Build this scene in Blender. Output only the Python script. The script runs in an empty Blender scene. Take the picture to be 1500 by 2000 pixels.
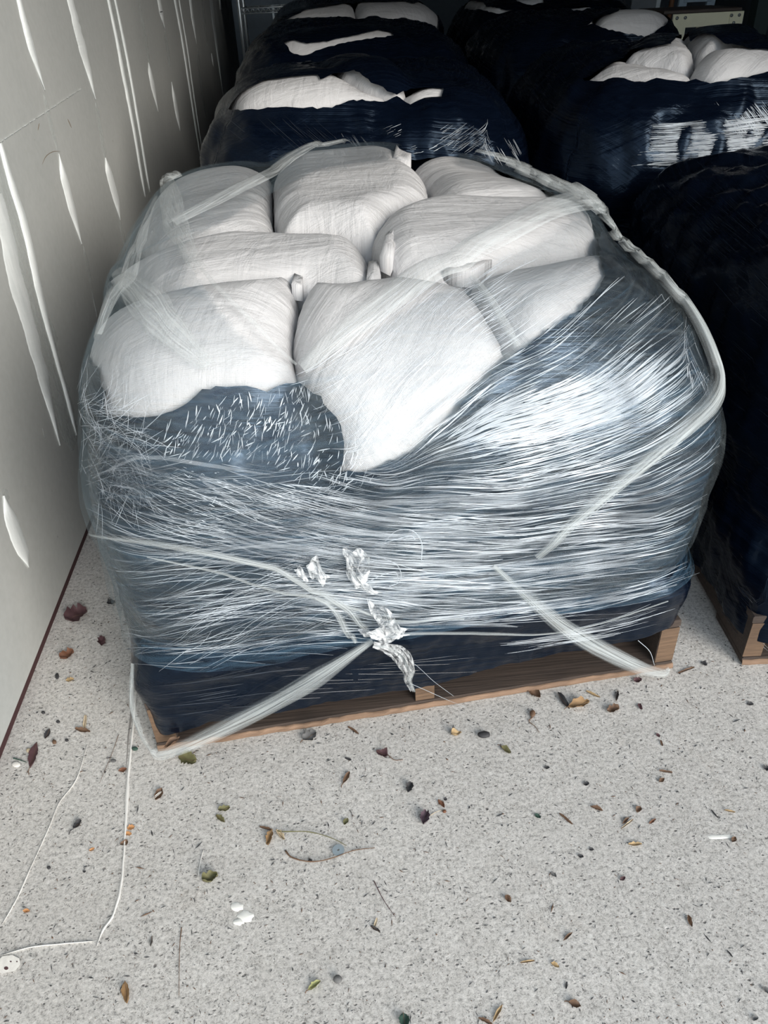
import bpy, math, random
import numpy as np
from mathutils import Matrix, Vector
from mathutils.geometry import delaunay_2d_cdt

random.seed(7); RNG = np.random.RandomState(7)
SC = bpy.context.scene
COL = SC.collection
H = 1.165
FOC = 1500.0
def _cam_axes():
    def r(u, v): return np.array([(u-750)/FOC, (v-1000)/FOC, 1.0])
    d = r(850, 3150); d /= np.linalg.norm(d)
    w = r(590, -50); w -= w.dot(d)*d; w /= np.linalg.norm(w)
    return np.array([np.cross(w, -d), w, -d])
CM = _cam_axes()
CAM = np.array([0.0, 0.0, H])
def rays(px):
    px = np.atleast_2d(np.asarray(px, float))
    c = np.stack([(px[:, 0]-750)/FOC, (px[:, 1]-1000)/FOC, np.ones(len(px))], 1)
    return c @ CM.T
def on_floor(u, v, z=0.0):
    r = rays((u, v))[0]; return CAM + r*((z-H)/r[2])
WALLX = -0.577*H
def on_wall(u, v, off=0.0):
    r = rays((u, v))[0]; return CAM + r*((WALLX+off)/r[0])
def at_depth(u, v, Y):
    r = rays((u, v))[0]; return CAM + r*(Y/r[1])
def project(P):
    c = (np.atleast_2d(P)-CAM) @ CM
    return np.stack([750+FOC*c[:, 0]/c[:, 2], 1000+FOC*c[:, 1]/c[:, 2]], 1)

def wob(x, y, seed, k=6.0):
    """cheap smooth noise, sum of sines, about -1..1"""
    s = 0
    rs = np.random.RandomState(seed)
    for i in range(5):
        a = rs.uniform(0, 6.28); f = k*rs.uniform(.5, 1.6); p = rs.uniform(0, 6.28)
        s = s + np.sin((x*math.cos(a)+y*math.sin(a))*f+p)
    return s/3.2

class Load:
    """a stack of bags: star-shaped body around a centre, in pallet coordinates (x along the front, y into the room)"""
    def __init__(s, corner, deg, wx=1.016, wy=1.219, top=.75, zc=.36, n=4.5, m=3.0, rise=.36, prof=((0, 0, 0, 0, 0), (2, 0, 0, 0, 0)), seed=1, und=.012, tilt=(0, 0)):
        s.a = math.radians(deg); s.ux = np.array([math.cos(s.a), math.sin(s.a), 0]); s.uy = np.array([-math.sin(s.a), math.cos(s.a), 0])
        s.corner = np.array([corner[0], corner[1], 0.0])
        s.wx, s.wy, s.top, s.zc, s.n, s.m, s.rise, s.seed, s.und, s.tilt = wx, wy, top, zc, n, m, rise, seed, und, tilt
        s.o = s.corner + s.ux*wx/2 + s.uy*wy/2
        s.prof = np.array(prof, float)
        s.c = np.array([0, 0, zc]); s.grid = np.zeros((320, 320))
    def to_local(s, P):
        d = np.atleast_2d(P)-s.o; return np.stack([d@s.ux, d@s.uy, d[:, 2]], 1)
    def to_world(s, L):
        L = np.atleast_2d(L); return s.o + L[:, :1]*s.ux + L[:, 1:2]*s.uy + np.stack([L[:, 0]*0, L[:, 0]*0, L[:, 2]], 1)
    def F(s, L):
        x, y, z = L[:, 0], L[:, 1], L[:, 2]
        p = s.prof; sx = .5+.5*np.tanh(x*8); sy = .5+.5*np.tanh(y*8)
        dl, dr, df, db = (np.interp(z, p[:, 0], p[:, i]) for i in (1, 2, 3, 4))
        hx = s.wx/2 + dl*(1-sx)+dr*sx + .006*wob(y+z*.7, z*5, s.seed+3, 5)
        hy = s.wy/2 + df*(1-sy)+db*sy + .006*wob(x+z*.5, z*5, s.seed+4, 5)
        T = s.top + s.und*wob(x, y, s.seed, 7) + s.tilt[0]*x + s.tilt[1]*y
        zz = np.clip((z-(T-s.rise))/s.rise, 0, None)
        n = s.n+14*np.clip((.27-z)/.11, 0, 1)**2
        return np.abs(x/hx)**n + np.abs(y/hy)**n + zz**s.m - 1
    def solve(s, D):
        D = D/np.linalg.norm(D, axis=1)[:, None]
        lo = np.zeros(len(D)); hi = np.full(len(D), 1.6)
        for _ in range(26):
            m = (lo+hi)/2; f = s.F(s.c + D*m[:, None]); lo = np.where(f < 0, m, lo); hi = np.where(f < 0, hi, m)
        return s.c + D*((lo+hi)/2)[:, None]
    def dirs(s, Q):
        """domain (disc of polar angle) -> direction"""
        al = np.hypot(Q[:, 0], Q[:, 1]); ph = np.arctan2(Q[:, 1], Q[:, 0])
        return np.stack([np.sin(al)*np.cos(ph), np.sin(al)*np.sin(ph), np.cos(al)], 1)
    def dom(s, L):
        d = L-s.c; al = np.arctan2(np.hypot(d[:, 0], d[:, 1]), d[:, 2]); ph = np.arctan2(d[:, 1], d[:, 0])
        return np.stack([al*np.cos(ph), al*np.sin(ph)], 1)
    def normals(s, L, e=2e-3):
        g = np.stack([s.F(L+np.eye(3)[i]*e)-s.F(L-np.eye(3)[i]*e) for i in range(3)], 1)
        return g/(np.linalg.norm(g, axis=1)[:, None]+1e-12)
    def surf(s, Q, off=0.0):
        L = s.solve(s.dirs(np.asarray(Q, float)))
        return L + s.normals(L, .012)*(np.asarray(off).reshape(-1, 1) if np.ndim(off) else off)
    def hit(s, px, push=.12):
        """pixels -> domain points; a ray that misses takes the nearest point of the outline, pushed on round the back"""
        R = rays(px); R = R/np.linalg.norm(R, axis=1)[:, None]; out = []
        dc = np.linalg.norm(s.o+s.c-CAM)
        ts = np.linspace(max(dc-1.1, .1), dc+1.1, 500)
        for r in R:
            L = s.to_local(CAM+ts[:, None]*r); f = s.F(L); f = np.where(L[:, 2] < -0.3, 9e9, f)
            k = np.argmax(f < 0)
            if f[k] < 0:
                out.append(s.dom(L[k:k+1])[0])
            else:
                k = int(np.argmin(f)); q = s.dom(L[k:k+1])[0]
                # direction of push: away from the camera along the surface
                Lr = s.to_local(CAM+(ts[k]+.15)*r[None]); q2 = s.dom(Lr)[0]; d = q2-q; d /= np.linalg.norm(d)+1e-9
                out.append(q+d*push)
        return np.array(out)
    def add_lift(s, Q, off):
        i = np.clip(((Q+3.2)/.02).astype(int), 0, 319); np.maximum.at(s.grid, (i[:, 0], i[:, 1]), off); s.soft = None
    def lift_at(s, Q):
        if getattr(s, 'soft', None) is None:
            g = s.grid.copy()
            for _ in range(3):
                m = g.copy()
                for a, b in ((1, 0), (-1, 0), (0, 1), (0, -1)): m = np.maximum(m, np.roll(g, (a, b), (0, 1)))
                g = m
            for _ in range(4): g = (g*2+np.roll(g, 1, 0)+np.roll(g, -1, 0)+np.roll(g, 1, 1)+np.roll(g, -1, 1))/6
            s.soft = np.maximum(g, 0)
        q = np.clip((Q+3.2)/.02-.5, 0, 318.99); i = q.astype(int); f = q-i; g = s.soft
        a, b = i[:, 0], i[:, 1]; u, v = f[:, 0], f[:, 1]
        return g[a, b]*(1-u)*(1-v)+g[a+1, b]*u*(1-v)+g[a, b+1]*(1-u)*v+g[a+1, b+1]*u*v
    def gap(s, px):
        R = rays(px); R = R/np.linalg.norm(R, axis=1)[:, None]; dc = np.linalg.norm(s.o+s.c-CAM); ts = np.linspace(max(dc-1.1, .1), dc+1.3, 700)
        o = []
        for r in R:
            L = s.to_local(CAM+ts[:, None]*r); f = s.F(L); o.append(round(f.min()*.5/s.n, 3))
        return o
# ---------------------------------------------------------------- camera, world, exposure
cd = bpy.data.cameras.new('camera'); cam = bpy.data.objects.new('camera', cd); COL.objects.link(cam)
r_, d_, f_ = CM[:, 0], CM[:, 1], CM[:, 2]
cam.matrix_world = Matrix(((r_[0], -d_[0], -f_[0], 0), (r_[1], -d_[1], -f_[1], 0), (r_[2], -d_[2], -f_[2], H), (0, 0, 0, 1)))
cd.sensor_fit = 'VERTICAL'; cd.sensor_height = 36; cd.lens = 27.0; cd.clip_start = .02
SC.camera = cam
SC.view_settings.view_transform = 'Standard'; SC.view_settings.look = 'None'
SC.view_settings.exposure = 1.12; SC.view_settings.gamma = 1
SC.view_settings.use_curve_mapping = False
SC.cycles.transparent_max_bounces = 24
SC.cycles.max_bounces = 8
SC.cycles.use_denoising = True
w = bpy.data.worlds.new('overcast_sky'); SC.world = w; w.use_nodes = True
wn = w.node_tree.nodes; wl = w.node_tree.links
bg = wn['Background']; tc = wn.new('ShaderNodeTexCoord'); sp = wn.new('ShaderNodeSeparateXYZ'); cr = wn.new('ShaderNodeValToRGB')
wl.new(tc.outputs['Generated'], sp.inputs[0]); wl.new(sp.outputs['Z'], cr.inputs[0]); wl.new(cr.outputs[0], bg.inputs[0])
cr.color_ramp.elements[0].position = 0.0; cr.color_ramp.elements[0].color = (.86, .94, 1.0, 1)
cr.color_ramp.elements[1].position = .9; cr.color_ramp.elements[1].color = (.80, .92, 1.06, 1)
bg.inputs[1].default_value = .85
ld = bpy.data.lights.new('hazy_sun', 'SUN'); ld.energy = 1.9; ld.angle = math.radians(34); ld.color = (1.0, .92, .82)
lo_ = bpy.data.objects.new('hazy_sun', ld); COL.objects.link(lo_)
lo_.rotation_euler = Vector((-.66, 1.0, -.47)).to_track_quat('-Z', 'Y').to_euler()

# ---------------------------------------------------------------- helpers
def prop(o, label=None, cat=None, group=None, kind=None):
    if label: o['label'] = label
    if cat: o['category'] = cat
    if group: o['group'] = group
    if kind: o['kind'] = kind
    return o
def mesh(name, V, Fc, mat=None, parent=None, smooth=True, uv=None):
    me = bpy.data.meshes.new(name)
    V = np.asarray(V, float)
    if isinstance(Fc, np.ndarray) and Fc.ndim == 2:
        nf, k = Fc.shape
        me.vertices.add(len(V)); me.vertices.foreach_set('co', V.ravel())
        me.loops.add(nf*k); me.loops.foreach_set('vertex_index', Fc.astype(np.int32).ravel())
        me.polygons.add(nf); me.polygons.foreach_set('loop_start', np.arange(0, nf*k, k, dtype=np.int32))
        me.update(calc_edges=True)
    else:
        me.from_pydata([tuple(v) for v in V], [], [tuple(int(i) for i in f) for f in Fc]); me.update()
    me.validate()
    if smooth: me.polygons.foreach_set('use_smooth', [True]*len(me.polygons))
    if uv is not None:
        l = me.uv_layers.new(name='UVMap'); idx = np.zeros(len(me.loops), np.int32); me.loops.foreach_get('vertex_index', idx)
        l.data.foreach_set('uv', np.asarray(uv, float)[idx].astype(np.float32).ravel())
    if mat: me.materials.append(mat)
    o = bpy.data.objects.new(name, me); COL.objects.link(o)
    if parent is not None:
        o.parent = parent
        o.matrix_parent_inverse = parent.matrix_world.inverted()
    return o
def empty(name, loc, label, cat, group=None, rz=0):
    o = bpy.data.objects.new(name, None); COL.objects.link(o); o.empty_display_size = .1
    o.matrix_world = Matrix.Translation(Vector(loc)) @ Matrix.Rotation(rz, 4, 'Z')
    return prop(o, label, cat, group)
def box_geo(x0, x1, y0, y1, z0, z1, bev=0.0, jit=0.0):
    b = bev
    V = []
    for z, e in ((z0, b), (z0+b, 0), (z1-b, 0), (z1, b)):
        for x, y in ((x0+e, y0+e), (x1-e, y0+e), (x1-e, y1-e), (x0+e, y1-e)): V.append((x, y, z))
    V = np.array(V, float)
    if jit: V += RNG.uniform(-jit, jit, V.shape)
    Fc = [(3, 2, 1, 0), (12, 13, 14, 15)]
    for k in range(3):
        for i in range(4):
            j = (i+1) % 4; Fc.append((k*4+i, k*4+j, k*4+4+j, k*4+4+i))
    return V, Fc
def box(name, x0, x1, y0, y1, z0, z1, mat, parent=None, bev=.002, fr=None, jit=0.0):
    V, Fc = box_geo(x0, x1, y0, y1, z0, z1, bev, jit)
    if fr is not None: V = fr(V)
    return mesh(name, V, Fc, mat, parent, smooth=False)
def tube_geo(pts, rad, k=6):
    P = np.asarray(pts, float); n = len(P); rad = np.ones(n)*rad
    T = np.gradient(P, axis=0); T /= np.linalg.norm(T, axis=1)[:, None]+1e-12
    up = np.array([0, 0, 1.0]); 
    if abs(T[0][2]) > .9: up = np.array([1.0, 0, 0])
    A = np.cross(T, up); A /= np.linalg.norm(A, axis=1)[:, None]+1e-12; B = np.cross(A, T)
    V = []; Fc = []
    for i in range(n):
        for j in range(k):
            a = 2*math.pi*j/k; V.append(P[i]+rad[i]*(A[i]*math.cos(a)+B[i]*math.sin(a)))
    for i in range(n-1):
        for j in range(k):
            q = (j+1) % k; Fc.append((i*k+j, i*k+q, i*k+k+q, i*k+k+j))
    Fc.append(tuple(range(k-1, -1, -1))); Fc.append(tuple((n-1)*k+j for j in range(k)))
    return np.array(V), Fc
def join_geo(gs):
    V = []; Fc = []; b = 0
    for v, f in gs:
        V.append(np.asarray(v)); Fc += [tuple(i+b for i in q) for q in f]; b += len(v)
    return np.concatenate(V), Fc
def smooth_path(pts, n):
    P = np.asarray(pts, float); k = len(P)
    Q = np.concatenate([[2*P[0]-P[1]], P, [2*P[-1]-P[-2]]]); out = []
    for t in np.linspace(0, k-1-1e-6, n):
        i = int(t); f = t-i; a, b, c, d = Q[i], Q[i+1], Q[i+2], Q[i+3]
        out.append(.5*((2*b)+(-a+c)*f+(2*a-5*b+4*c-d)*f*f+(-a+3*b-3*c+d)*f**3))
    return np.array(out)
def densify(poly, step, jit=0.0, closed=True, seed=0):
    P = np.asarray(poly, float); out = []; rs = np.random.RandomState(seed)
    m = len(P) if closed else len(P)-1
    for i in range(m):
        a, b = P[i], P[(i+1) % len(P)]; n = max(1, int(np.ceil(np.linalg.norm(b-a)/step)))
        for k in range(n): out.append(a+(b-a)*k/n)
    out = np.array(out)
    if jit: out = out + rs.uniform(-jit, jit, out.shape)
    return out
def in_poly(P, poly):
    x, y = P[:, 0], P[:, 1]; c = np.zeros(len(P), bool); n = len(poly); j = n-1
    for i in range(n):
        xi, yi = poly[i]; xj, yj = poly[j]
        if yi != yj:
            m = ((yi > y) != (yj > y)) & (x < (xj-xi)*(y-yi)/(yj-yi)+xi); c ^= m
        j = i
    return c
def dist_poly(P, poly):
    D = np.full(len(P), 9.0); n = len(poly)
    for i in range(n):
        a = poly[i]; b = poly[(i+1) % n]; ab = b-a; L2 = ab@ab+1e-12
        t = np.clip(((P-a)@ab)/L2, 0, 1); D = np.minimum(D, np.linalg.norm(P-(a+t[:, None]*ab), axis=1))
    return D
def tri_region(outer, holes, h, seed=0):
    rs = np.random.RandomState(seed)
    lo, hi = outer.min(0), outer.max(0)
    gx, gy = np.meshgrid(np.arange(lo[0], hi[0], h), np.arange(lo[1], hi[1], h*.866)); gx[1::2] += h/2
    G = np.stack([gx.ravel(), gy.ravel()], 1)+rs.uniform(-.15*h, .15*h, (gx.size, 2))
    G = G[in_poly(G, outer)]; G = G[dist_poly(G, outer) > h*.4]
    for q in holes:
        G = G[~in_poly(G, q)]; G = G[dist_poly(G, q) > h*.4]
    pts = list(map(Vector, outer)); edges = [(i, (i+1) % len(outer)) for i in range(len(outer))]
    for q in holes:
        b = len(pts); pts += list(map(Vector, q)); edges += [(b+i, b+(i+1) % len(q)) for i in range(len(q))]
    pts += list(map(Vector, G))
    r = delaunay_2d_cdt(pts, edges, [], 0, 1e-7)
    V = np.array([tuple(v) for v in r[0]]); T = np.array([tuple(f) for f in r[2] if len(f) == 3])
    c = V[T].mean(1); k = in_poly(c, outer)
    for q in holes: k &= ~in_poly(c, q)
    return V, T[k]
def fast_hit(L, px, off=0.0):
    """many pixels at once -> local surface points, nan where the ray misses"""
    R = rays(px); R = R/np.linalg.norm(R, axis=1)[:, None]; dc = np.linalg.norm(L.o+L.c-CAM)
    ts = np.linspace(max(dc-1.0, .1), dc+.9, 110); t0 = np.full(len(R), np.nan); done = np.zeros(len(R), bool)
    for t in ts:
        f = L.F(L.to_local(CAM+R*t)); m = (f < 0) & ~done; t0[m] = t; done |= m
    lo = t0-(ts[1]-ts[0]); hi = t0.copy()
    for _ in range(12):
        m = (lo+hi)/2; f = L.F(L.to_local(CAM+R*m[:, None])); lo = np.where(f < 0, lo, m); hi = np.where(f < 0, m, hi)
    P = L.to_local(CAM+R*hi[:, None]); ok = done
    N = L.normals(np.where(ok[:, None], P, 0.3), .01)
    return P+N*off, N, ok
def uv_of(L, P):
    hx, hy = L.wx/2, L.wy/2; x, y, z = P[:, 0], P[:, 1], P[:, 2]
    m = (np.abs(x/hx)**6+np.abs(y/hy)**6)**(1/6)+1e-6
    v = z+np.clip(1-m, 0, None)*.55; X, Y = x/m, y/m
    u = np.where((Y < 0) & (np.abs(Y/hy) >= np.abs(X/hx)), X, np.where(np.abs(X/hx) > np.abs(Y/hy), np.sign(X)*(hx+Y+hy), np.sign(X)*(2*hx+2*hy-np.abs(X)+hx*0)))
    return np.stack([u, v], 1)

# ---------------------------------------------------------------- materials
class NT:
    def __init__(s, name):
        s.m = bpy.data.materials.new(name); s.m.use_nodes = True; s.n = s.m.node_tree.nodes; s.l = s.m.node_tree.links
        s.p = s.n['Principled BSDF']; s.out = s.n['Material Output']
        s.tc = s.n.new('ShaderNodeTexCoord')
    def set(s, **k):
        for a, b in k.items():
            i = s.p.inputs[a.replace('_', ' ')]
            if hasattr(b, 'is_output') or isinstance(b, bpy.types.NodeSocket): s.l.new(b, i)
            else: i.default_value = b if not (isinstance(b, tuple) and len(b) == 3) else (*b, 1)
        return s
    def map(s, src='Object', scale=(1, 1, 1), rot=0.0, loc=(0, 0, 0)):
        m = s.n.new('ShaderNodeMapping'); s.l.new(s.tc.outputs[src], m.inputs[0])
        m.inputs['Scale'].default_value = scale; m.inputs['Location'].default_value = loc
        if rot:
            m0 = s.n.new('ShaderNodeMapping'); s.l.new(s.tc.outputs[src], m0.inputs[0]); m0.inputs['Rotation'].default_value = (0, 0, rot); s.l.new(m0.outputs[0], m.inputs[0])
        return m.outputs[0]
    def noise(s, vec, scale=1.0, detail=3.0, rough=.55, dist=0.0, dim='3D'):
        t = s.n.new('ShaderNodeTexNoise'); t.noise_dimensions = dim; s.l.new(vec, t.inputs['Vector'])
        t.inputs['Scale'].default_value = scale; t.inputs['Detail'].default_value = detail; t.inputs['Roughness'].default_value = rough; t.inputs['Distortion'].default_value = dist
        return t.outputs[0]
    def vor(s, vec, scale, feature='F1', rnd=1.0):
        t = s.n.new('ShaderNodeTexVoronoi'); t.feature = feature; s.l.new(vec, t.inputs['Vector']); t.inputs['Scale'].default_value = scale; t.inputs['Randomness'].default_value = rnd
        return t.outputs[0]
    def ramp(s, fac, stops):
        r = s.n.new('ShaderNodeValToRGB'); s.l.new(fac, r.inputs[0]); e = r.color_ramp.elements
        while len(e) < len(stops): e.new(.5)
        for q, (p, c) in zip(e, stops):
            q.position = p; q.color = (c, c, c, 1) if not isinstance(c, tuple) else (*c, 1)
        return r.outputs[0]
    def mix(s, fac, a, b, mode='MIX'):
        m = s.n.new('ShaderNodeMix'); m.data_type = 'RGBA'; m.blend_type = mode
        for i, v in ((0, fac), (6, a), (7, b)):
            if isinstance(v, bpy.types.NodeSocket): s.l.new(v, m.inputs[i])
            else: m.inputs[i].default_value = v if i == 0 else ((v, v, v, 1) if not isinstance(v, tuple) else (*v, 1))
        return m.outputs[2]
    def math(s, op, a, b=0.0, clamp=False):
        m = s.n.new('ShaderNodeMath'); m.operation = op; m.use_clamp = clamp
        for i, v in ((0, a), (1, b)):
            if isinstance(v, bpy.types.NodeSocket): s.l.new(v, m.inputs[i])
            else: m.inputs[i].default_value = v
        return m.outputs[0]
    def bump(s, h, strength=.5, dist=.01, prev=None):
        b = s.n.new('ShaderNodeBump'); s.l.new(h, b.inputs['Height']); b.inputs['Strength'].default_value = strength; b.inputs['Distance'].default_value = dist
        if prev is not None: s.l.new(prev, b.inputs['Normal'])
        return b.outputs[0]
MATS = {}
def simple(name, col, rough=.7, metal=0.0, var=.15, scale=30):
    if name in MATS: return MATS[name]
    t = NT(name); o = t.map('Object'); n = t.noise(o, scale, 4)
    t.set(Base_Color=t.mix(n, tuple(c*(1-var) for c in col), tuple(min(1, c*(1+var)) for c in col)), Roughness=rough, Metallic=metal)
    t.set(Normal=t.bump(n, .2, .002)); MATS[name] = t.m; return t.m

def m_concrete():
    t = NT('concrete'); o = t.map('Object')
    big = t.noise(o, 2.2, 4); mid = t.noise(o, 26, 6, .7); fine = t.noise(o, 150, 6, .85)
    c = t.mix(t.ramp(big, [(.3, (.46, .415, .35)), (.7, (.62, .575, .50))]), (.5, .5, .5), t.ramp(mid, [(.25, .30), (.5, .52), (.75, .68)]), 'OVERLAY')
    c = t.mix(.65, t.ramp(big, [(.3, (.46, .42, .36)), (.7, (.61, .57, .505))]), c)
    c = t.mix(.8, c, t.mix(1.0, c, t.ramp(fine, [(.38, .34), (.47, .98), (.60, 1.38)]), 'MULTIPLY'))
    v = t.vor(t.map('Object', (1, 1.6, 1)), 80); sel = t.noise(o, 45, 2)
    pit = t.math('MULTIPLY', t.ramp(v, [(.10, 1.0), (.26, 0.0)]), t.ramp(sel, [(.52, 0.0), (.60, 1.0)]))
    c = t.mix(t.math('MULTIPLY', pit, .8), c, (.10, .095, .095))
    v4 = t.vor(t.map('Object', (1.5, 1, 1), .5, (3, 9, 0)), 230); pit4 = t.math('MULTIPLY', t.ramp(v4, [(.16, 1.0), (.34, 0.0)]), t.ramp(t.noise(o, 28, 4, .7), [(.50, 0.0), (.60, 1.0)]))
    c = t.mix(t.math('MULTIPLY', pit4, .7), c, (.12, .11, .10))
    v2 = t.vor(o, 34); pit2 = t.math('MULTIPLY', t.ramp(v2, [(.05, 1.0), (.11, 0.0)]), t.ramp(t.noise(o, 17, 2), [(.5, 0.0), (.6, 1.0)]))
    c = t.mix(t.math('MULTIPLY', pit2, .75), c, (.08, .07, .07))
    v3 = t.vor(t.map('Object', (1, 1, 1), 0, (7, 3, 0)), 60); lt = t.math('MULTIPLY', t.ramp(v3, [(.12, 1.0), (.3, 0.0)]), t.ramp(t.noise(o, 40, 2), [(.5, 0.0), (.65, 1.0)]))
    c = t.mix(t.math('MULTIPLY', lt, .55), c, (.78, .77, .74))
    st = t.ramp(t.noise(o, 5.5, 5, .7), [(.60, 0.0), (.78, 1.0)])
    c = t.mix(t.math('MULTIPLY', st, .22), c, (.42, .34, .26))
    t.set(Base_Color=c, Roughness=.92)
    h = t.math('SUBTRACT', t.math('ADD', t.math('MULTIPLY', mid, .6), t.math('MULTIPLY', fine, .5)), t.math('MULTIPLY', t.math('ADD', pit, pit2), .5))
    t.set(Normal=t.bump(h, .85, .004)); return t.m
def m_wall():
    t = NT('drywall_paper'); o = t.map('Object')
    n = t.noise(o, 1.6, 4); f = t.noise(o, 60, 4)
    c = t.ramp(n, [(.3, (.41, .43, .42)), (.7, (.49, .505, .49))])
    c = t.mix(.12, c, t.ramp(f, [(.3, .3), (.7, .6)]))
    sp = t.math('MULTIPLY', t.ramp(t.vor(o, 14), [(.03, 1.0), (.06, 0.0)]), t.ramp(t.noise(o, 6, 2), [(.5, 0.0), (.6, 1.0)]))
    c = t.mix(t.math('MULTIPLY', sp, .5), c, (.12, .10, .08))
    t.set(Base_Color=c, Roughness=.75, Normal=t.bump(f, .12, .002)); return t.m
def m_compound():
    t = NT('joint_compound'); o = t.map('Object', (1, 1, .25)); n = t.noise(o, 35, 5, .7)
    t.set(Base_Color=t.ramp(n, [(.3, (.62, .66, .66)), (.7, (.80, .83, .83))]), Roughness=.8, Normal=t.bump(n, .3, .002)); return t.m
def m_compound_thin():
    t = NT('sanded_joint_compound'); o = t.map('Object', (1, 1, .3)); n = t.noise(o, 30, 5, .75)
    t.set(Base_Color=(.64, .68, .67), Roughness=.8, Alpha=t.ramp(n, [(.35, .08), (.65, .6)])); return t.m
def m_fabric():
    t = NT('woven_white_fabric'); uv = t.map('UV')
    a = t.n.new('ShaderNodeTexWave'); a.bands_direction = 'X'; t.l.new(uv, a.inputs[0]); a.inputs['Scale'].default_value = 160; a.inputs['Distortion'].default_value = .6
    b = t.n.new('ShaderNodeTexWave'); b.bands_direction = 'Y'; t.l.new(uv, b.inputs[0]); b.inputs['Scale'].default_value = 160; b.inputs['Distortion'].default_value = .6
    wv = t.math('MULTIPLY', a.outputs[0], b.outputs[0])
    wr = t.noise(t.map('UV', (2.2, 9, 1)), 3.0, 5, .6, .8); wr2 = t.noise(t.map('UV', (10, 2.5, 1)), 3.0, 4, .55, 1.2); fine = t.noise(uv, 90, 3)
    c = t.mix(t.ramp(t.noise(uv, 4, 3), [(.35, 0.0), (.7, 1.0)]), (.57, .57, .58), (.49, .49, .50))
    c = t.mix(t.math('MULTIPLY', fine, .25), c, (.50, .51, .53))
    nb = t.bump(wr, .34, .022); nb = t.bump(wr2, .26, .018, nb); nb = t.bump(wv, .25, .0012, nb); nb = t.bump(fine, .2, .002, nb)
    t.set(Base_Color=c, Roughness=.62, Normal=nb)
    t.p.inputs['Specular IOR Level'].default_value = .3
    return t.m
def m_black(name='black_film', strong=1.0, ior=1.5):
    t = NT(name)
    a = t.noise(t.map('UV', (1.2, 95, 1), .06), 1.0, 3, .6, .3); b = t.noise(t.map('UV', (2.0, 60, 1), -.5), 1.0, 3, .6, .3); c = t.noise(t.map('UV', (1.6, 70, 1), .55), 1.0, 3, .6, .3)
    big = t.noise(t.map('UV'), 5, 3); sel = t.ramp(t.noise(t.map('UV'), 3.2, 2), [(.42, 0.0), (.58, 1.0)])
    h = t.mix(sel, a, t.mix(.5, b, c))
    nb = t.bump(big, .35*strong, .05); nb = t.bump(h, .55*strong, .006, nb)
    t.set(Base_Color=t.ramp(h, [(.3, (.0008, .0018, .005)), (.75, (.0025, .005, .012))]), Roughness=t.ramp(a, [(.3, .14), (.7, .34)]), Normal=nb)
    t.p.inputs['IOR'].default_value = ior; t.p.inputs['Specular Tint'].default_value = (.42, .60, .85, 1)
    return t.m
def m_clear(name, base, amp, rots, tint=(.62, .72, .80), rough=.18, kt=110, hz=((0, 1.0), (.5, 1.0), (.62, .8), (.72, .45), (1, .5)), gloss=1.0):
    """clear stretch film: transparent, with a milky haze that thickens along its stretch lines"""
    t = NT(name); masks = []; hs = []
    for i, r in enumerate(rots):
        n = t.noise(t.map('UV', (1.6, kt*(1+.25*i), 1), r, (i*3.1, i*1.7, 0)), 1.0, 4, .68, .25)
        w2 = t.noise(t.map('UV', (.9, 16, 1), r, (i*2.1, 4, 0)), 1.0, 3, .6, .4)
        hs.append(n); masks.append(t.math('MULTIPLY', t.ramp(n, [(.44, 0.0), (.70, 1.0)]), t.ramp(w2, [(.35, .25), (.65, 1.0)])))
    m = masks[0]; h = hs[0]
    for q, hh in zip(masks[1:], hs[1:]):
        m = t.math('MAXIMUM', m, q); h = t.math('ADD', h, hh)
    cl = t.ramp(t.noise(t.map('UV'), 4.0, 4, .6), [(.3, .45), (.7, 1.15)])
    su = t.n.new('ShaderNodeSeparateXYZ'); t.l.new(t.tc.outputs['UV'], su.inputs[0])
    cl = t.math('MULTIPLY', cl, t.ramp(su.outputs[1], hz))
    al = t.math('MULTIPLY', t.math('ADD', t.math('MULTIPLY', m, amp), base), cl, True)
    nb = t.bump(h, .5, .004)
    t.set(Base_Color=tint, Roughness=rough, Normal=nb, Alpha=1.0); t.p.inputs['IOR'].default_value = 1.5
    tr = t.n.new('ShaderNodeBsdfTransparent'); mx = t.n.new('ShaderNodeMixShader')
    gl = t.n.new('ShaderNodeBsdfGlossy'); gl.inputs['Roughness'].default_value = rough; gl.inputs['Color'].default_value = (.7, .88, 1, 1); t.l.new(nb, gl.inputs['Normal'])
    lw = t.n.new('ShaderNodeFresnel'); lw.inputs['IOR'].default_value = 1.4; t.l.new(nb, lw.inputs['Normal'])
    m0 = t.n.new('ShaderNodeMixShader'); t.l.new(t.math('MULTIPLY', lw.outputs[0], gloss), m0.inputs[0]); t.l.new(tr.outputs[0], m0.inputs[1]); t.l.new(gl.outputs[0], m0.inputs[2])
    t.l.new(al, mx.inputs[0]); t.l.new(m0.outputs[0], mx.inputs[1]); t.l.new(t.p.outputs[0], mx.inputs[2]); t.l.new(mx.outputs[0], t.out.inputs[0])
    return t.m
def m_rope():
    t = NT('twisted_clear_film'); n = t.noise(t.map('UV', (1.5, 9, 1)), 3.0, 4, .6, .2)
    n2 = t.noise(t.map('UV', (5, 30, 1)), 3.0, 3, .6, .2)
    e = t.math('ADD', t.math('MULTIPLY', n, .7), t.math('MULTIPLY', n2, .3))
    su = t.n.new('ShaderNodeSeparateXYZ'); t.l.new(t.tc.outputs['UV'], su.inputs[0]); q = t.math('MULTIPLY', su.outputs[1], 4.0); edge = t.math('SUBTRACT', 1.0, t.math('MULTIPLY', t.math('MULTIPLY', q, q), .85), True)
    t.set(Base_Color=(.60, .65, .66), Roughness=.3, Alpha=t.math('MULTIPLY', t.ramp(e, [(.34, .10), (.64, .78)]), edge), Normal=t.bump(e, .6, .004)); return t.m
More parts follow.
